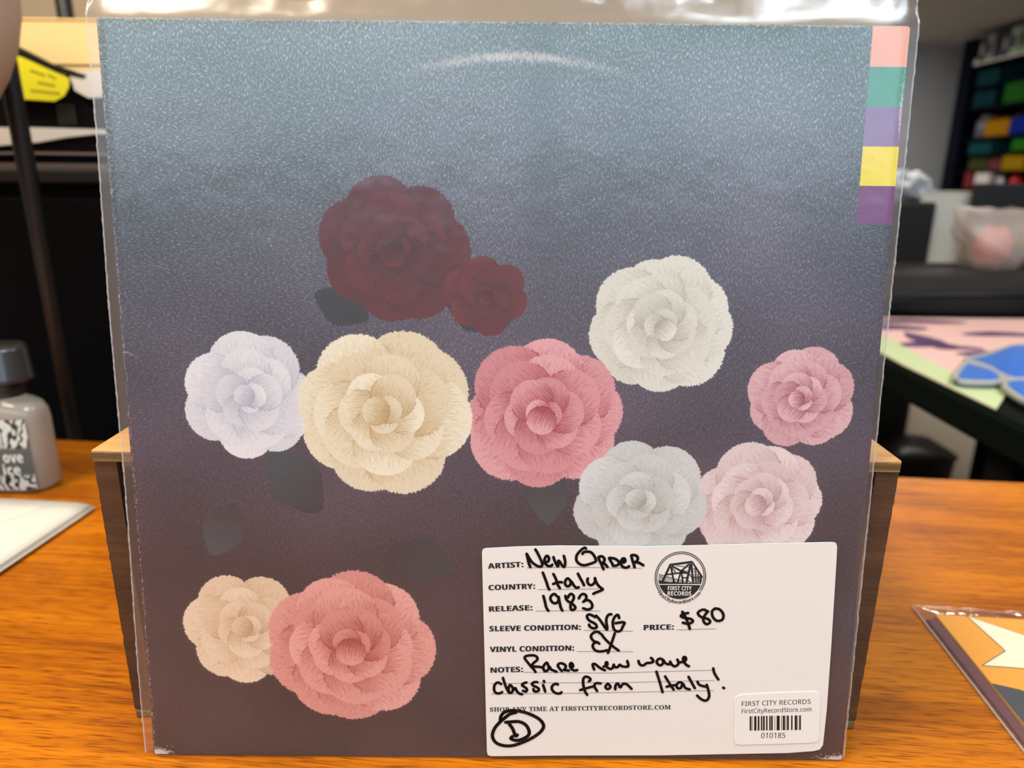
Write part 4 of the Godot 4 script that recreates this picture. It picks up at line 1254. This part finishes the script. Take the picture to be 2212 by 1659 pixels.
	for s in [-0.2, 0.2]:
		st = mb(); box(st, Vector3(s, 0.30, 0.409), Vector3(0.38, 0.54, 0.012), 0.004); obj("door", st, mat(Color(0.025, 0.04, 0.035), 0.8), f)
	var e := thing("dark_bin", "small dark brown bin on the floor under the green table", "bin", Vector3(1.40, -0.74, -2.05))
	st = mb(true); loft(st, [[0.0, 0.10, 0.10, 0.1], [0.01, 0.11, 0.11, 0.1], [0.10, 0.115, 0.115, 0.1], [0.106, 0.12, 0.12, 0.1]], 32); obj("tub", st, mat(Color(0.10, 0.05, 0.045), 0.5), e)
	st = mb(true); loft(st, [[0.106, 0.121, 0.121, 0.1], [0.112, 0.119, 0.119, 0.1]], 32); obj("lid", st, mat(Color(0.09, 0.07, 0.075), 0.4), e)

# the same shape with its points pushed about
func lumpy(st: SurfaceTool, n: FastNoiseLite, by: float, smooth := true) -> SurfaceTool:
	var arr := st.commit_to_arrays()
	var v: PackedVector3Array = arr[Mesh.ARRAY_VERTEX]
	var out := mb(smooth)
	for p in v:
		var q := p * 2.2
		out.add_vertex(p + Vector3(n.get_noise_3dv(q), maxf(0.0, n.get_noise_3dv(q + Vector3(3, 1, 2))) * signf(p.y), n.get_noise_3dv(q + Vector3(5, 7, 1))) * by)
	return out

# ------------------------------------------------------------------ far right: the stock shelf along the side wall

func bin(called: String, label: String, y: float, z0: float, z1: float, h: float, c: Color) -> void:
	# an open-fronted stacking bin, its front lip lower than its back
	var t := thing(called, label, "storage bin", Vector3(4.2, y, (z0 + z1) / 2))
	var w := absf(z1 - z0)
	var d := 0.24
	var m := mat(c * Color(1.35, 1.35, 1.35), 0.75)
	m.metallic_specular = 0.2
	var st := mb(); box(st, Vector3(d / 2, 0.006, 0), Vector3(d, 0.012, w), 0.003); obj("bottom", st, m, t)
	for s in [-1.0, 1.0]:
		st = mb(); prism(st, slice([0.0, 0.012, d, 0.012, d, h, d * 0.35, h, 0.0, h * 0.72]), -0.004, 0.004, Transform3D(Basis(), Vector3(0, 0, s * (w / 2 - 0.005)))); obj("side", st, m, t)
	st = mb(); box(st, Vector3(0.004, h * 0.40, 0), Vector3(0.008, h * 0.76, w - 0.018), 0.002); obj("front_lip", st, m, t)
	st = mb(); box(st, Vector3(d - 0.004, h * 0.52, 0), Vector3(0.008, h * 0.94, w - 0.018), 0.002); obj("back", st, m, t)

func build_shelf() -> void:
	var navy := mat(Color(0.05, 0.06, 0.11), 0.85)
	navy.metallic_specular = 0.2
	var t := thing("stock_shelf", "tall dark navy shelf of coloured bins against the side wall at the far right", "shelf", Vector3(4.2, -0.74, -6.1))
	var st: SurfaceTool
	for z in [-0.75, 1.6]:
		st = mb(); box(st, Vector3(0.02, 1.13, z), Vector3(0.06, 2.26, 0.17 if z < 0 else 0.08), 0.006); obj("upright", st, navy, t)
	for z in [-0.75, 1.6]:
		st = mb(); box(st, Vector3(0.47, 1.13, z), Vector3(0.05, 2.26, 0.08), 0.006); obj("upright", st, navy, t)
	for y in [0.06, 0.94, 1.09, 1.38, 1.64, 2.03]:
		st = mb(); box(st, Vector3(0.26, y, 0.43), Vector3(0.48, 0.02, 2.28), 0.004); obj("shelf_board", st, navy, t)
	st = mb(); box(st, Vector3(0.25, 1.13, -0.80), Vector3(0.44, 2.24, 0.012), 0.002); obj("end_panel", st, navy, t)
	st = mb(); box(st, Vector3(0.49, 1.13, 0.43), Vector3(0.01, 2.2, 2.3), 0.002); obj("back_sheet", st, navy, t)
	st = mb(); box(st, Vector3(0.015, 2.05, 0.43), Vector3(0.012, 0.055, 2.2), 0.003); obj("price_rail", st, mat(Color(0.85, 0.83, 0.76), 0.5), t)
	# magazines on the top board
	var spine := [Color(0.25, 0.21, 0.30), Color(0.30, 0.28, 0.33), Color(0.55, 0.62, 0.50), Color(0.66, 0.70, 0.60), Color(0.20, 0.17, 0.26), Color(0.62, 0.60, 0.55)]
	var names_ := ["dark plum", "grey mauve", "sage green", "pale sage", "near-black plum", "stone grey"]
	var ordinal := ["next to", "second from", "third from", "fourth from", "fifth from", "sixth from", "seventh from"]
	for i in 7:
		var z := -6.66 + i * 0.105
		st = mb(); box(st, Vector3(4.30, 1.30 + 0.11, z), Vector3(0.20, 0.215, 0.092), 0.006)
		var v := obj("binder", st, mat(spine[(i * 5 + i / 3) % 6], 0.6))
		tag(v, "%s file binder %s the navy upright on the shelf's top board" % [names_[(i * 5 + i / 3) % 6], ordinal[i]], "binder", "binders on the top shelf board")
		st = mb(); box(st, Vector3(4.198, 1.40, z), Vector3(0.004, 0.09, 0.05), 0.001); obj("spine_label", st, mat(Color(0.16, 0.14, 0.18) if i % 3 else Color(0.6, 0.6, 0.58), 0.6), v)
	bin("storage_bin", "dark teal bin on the upper board beside the navy upright", 0.91, -6.66, -6.36, 0.17, Color(0.031, 0.136, 0.155))
	bin("storage_bin", "second dark teal bin, stacked on the first beside the upright", 1.085, -6.66, -6.36, 0.17, Color(0.031, 0.149, 0.167))
	bin("storage_bin", "leaf green bin on the shelf's upper board, below the binders", 0.91, -6.24, -5.97, 0.20, Color(0.087, 0.260, 0.062))
	bin("storage_bin", "golden yellow bin in the middle of the shelf beside the blue bin", 0.65, -6.42, -6.10, 0.17, Color(0.465, 0.322, 0.019))
	bin("storage_bin", "royal blue bin beside the golden yellow bin on the shelf", 0.65, -6.08, -5.80, 0.17, Color(0.019, 0.099, 0.384))
	bin("storage_bin", "teal bin stacked on top of the olive bin", 0.50, -6.60, -6.28, 0.135, Color(0.037, 0.186, 0.205))
	bin("storage_bin", "bright green bin stacked on the mustard bin", 0.515, -6.02, -5.76, 0.12, Color(0.093, 0.310, 0.062))
	bin("storage_bin", "olive bin under the teal bin on the lower board", 0.36, -6.56, -6.30, 0.135, Color(0.174, 0.186, 0.099))
	bin("storage_bin", "dusty pink bin between the olive and the mustard bin", 0.36, -6.28, -6.12, 0.12, Color(0.310, 0.155, 0.174))
	bin("storage_bin", "mustard yellow bin on the lower board under the bright green bin", 0.36, -6.10, -5.82, 0.15, Color(0.446, 0.341, 0.025))
	st = mb(true); loft(st, [[0.0, 0.08, 0.08, 1.0], [0.008, 0.09, 0.09, 1.0], [0.14, 0.09, 0.09, 1.0], [0.16, 0.06, 0.06, 1.0], [0.19, 0.06, 0.06, 1.0]], 28)
	var j := obj("grey_jar", st, mat(Color(0.35, 0.34, 0.36), 0.4)); j.position = Vector3(4.30, 0.65, -6.54)
	tag(j, "grey lidded jar left of the golden yellow bin", "jar")
	# the lower board's odds and ends
	var r := thing("red_book", "tall red book standing by the navy upright on the low board", "book", Vector3(4.28, 0.21, -6.53))
	st = mb(); box(st, Vector3(0, 0.066, 0), Vector3(0.16, 0.132, 0.10), 0.004); obj("book_block", st, mat(Color(0.55, 0.05, 0.08), 0.6), r)
	st = mb(); box(st, Vector3(-0.081, 0.066, 0), Vector3(0.004, 0.10, 0.04), 0.001); obj("spine_label", st, mat(Color(0.40, 0.05, 0.08), 0.6), r)
	var wb := thing("white_box", "small white box on the low board between the red book and the clock", "box", Vector3(4.28, 0.21, -6.33))
	st = mb(); box(st, Vector3(0, 0.065, 0), Vector3(0.16, 0.13, 0.20), 0.005); obj("carton", st, mat(Color(0.86, 0.82, 0.80), 0.6), wb)
	st = mb(); box(st, Vector3(0, 0.1315, 0), Vector3(0.162, 0.003, 0.202), 0.001); obj("lid", st, mat(Color(0.82, 0.78, 0.76), 0.6), wb)
	var ck := thing("small_clock", "small round clock with a pale dial on the low board", "clock", Vector3(4.24, 0.21, -6.10))
	st = mb(true); loft(st, [[-0.02, 0.052, 0.052, 1.0], [0.018, 0.052, 0.052, 1.0], [0.02, 0.048, 0.048, 1.0]], 28, Transform3D(Basis(Vector3.BACK, PI / 2), Vector3(0, 0.054, 0))); obj("case", st, M.black_plastic, ck)
	st = mb(true); loft(st, [[0.0, 0.044, 0.044, 1.0], [0.003, 0.044, 0.044, 1.0]], 28, Transform3D(Basis(Vector3.BACK, PI / 2), Vector3(-0.02, 0.054, 0))); obj("dial", st, mat(Color(0.75, 0.77, 0.80), 0.5), ck)
	for q in [[0.265, -5.98, 0.055, "larger red ball at the right end of the low board"], [0.13, -6.0, 0.045, "smaller red ball below the low board"]]:
		var rows := []
		for i in 13:
			var a := lerpf(-PI / 2, PI / 2, i / 12.0)
			rows.append([sin(a) * q[2], maxf(0.001, cos(a) * q[2]), maxf(0.001, cos(a) * q[2]), 1.0])
		st = mb(true); loft(st, rows, 28)
		var ball := obj("red_ball", st, mat(Color(0.75, 0.06, 0.08), 0.4)); ball.position = Vector3(4.28, q[0], q[1])
		tag(ball, q[3], "ball")
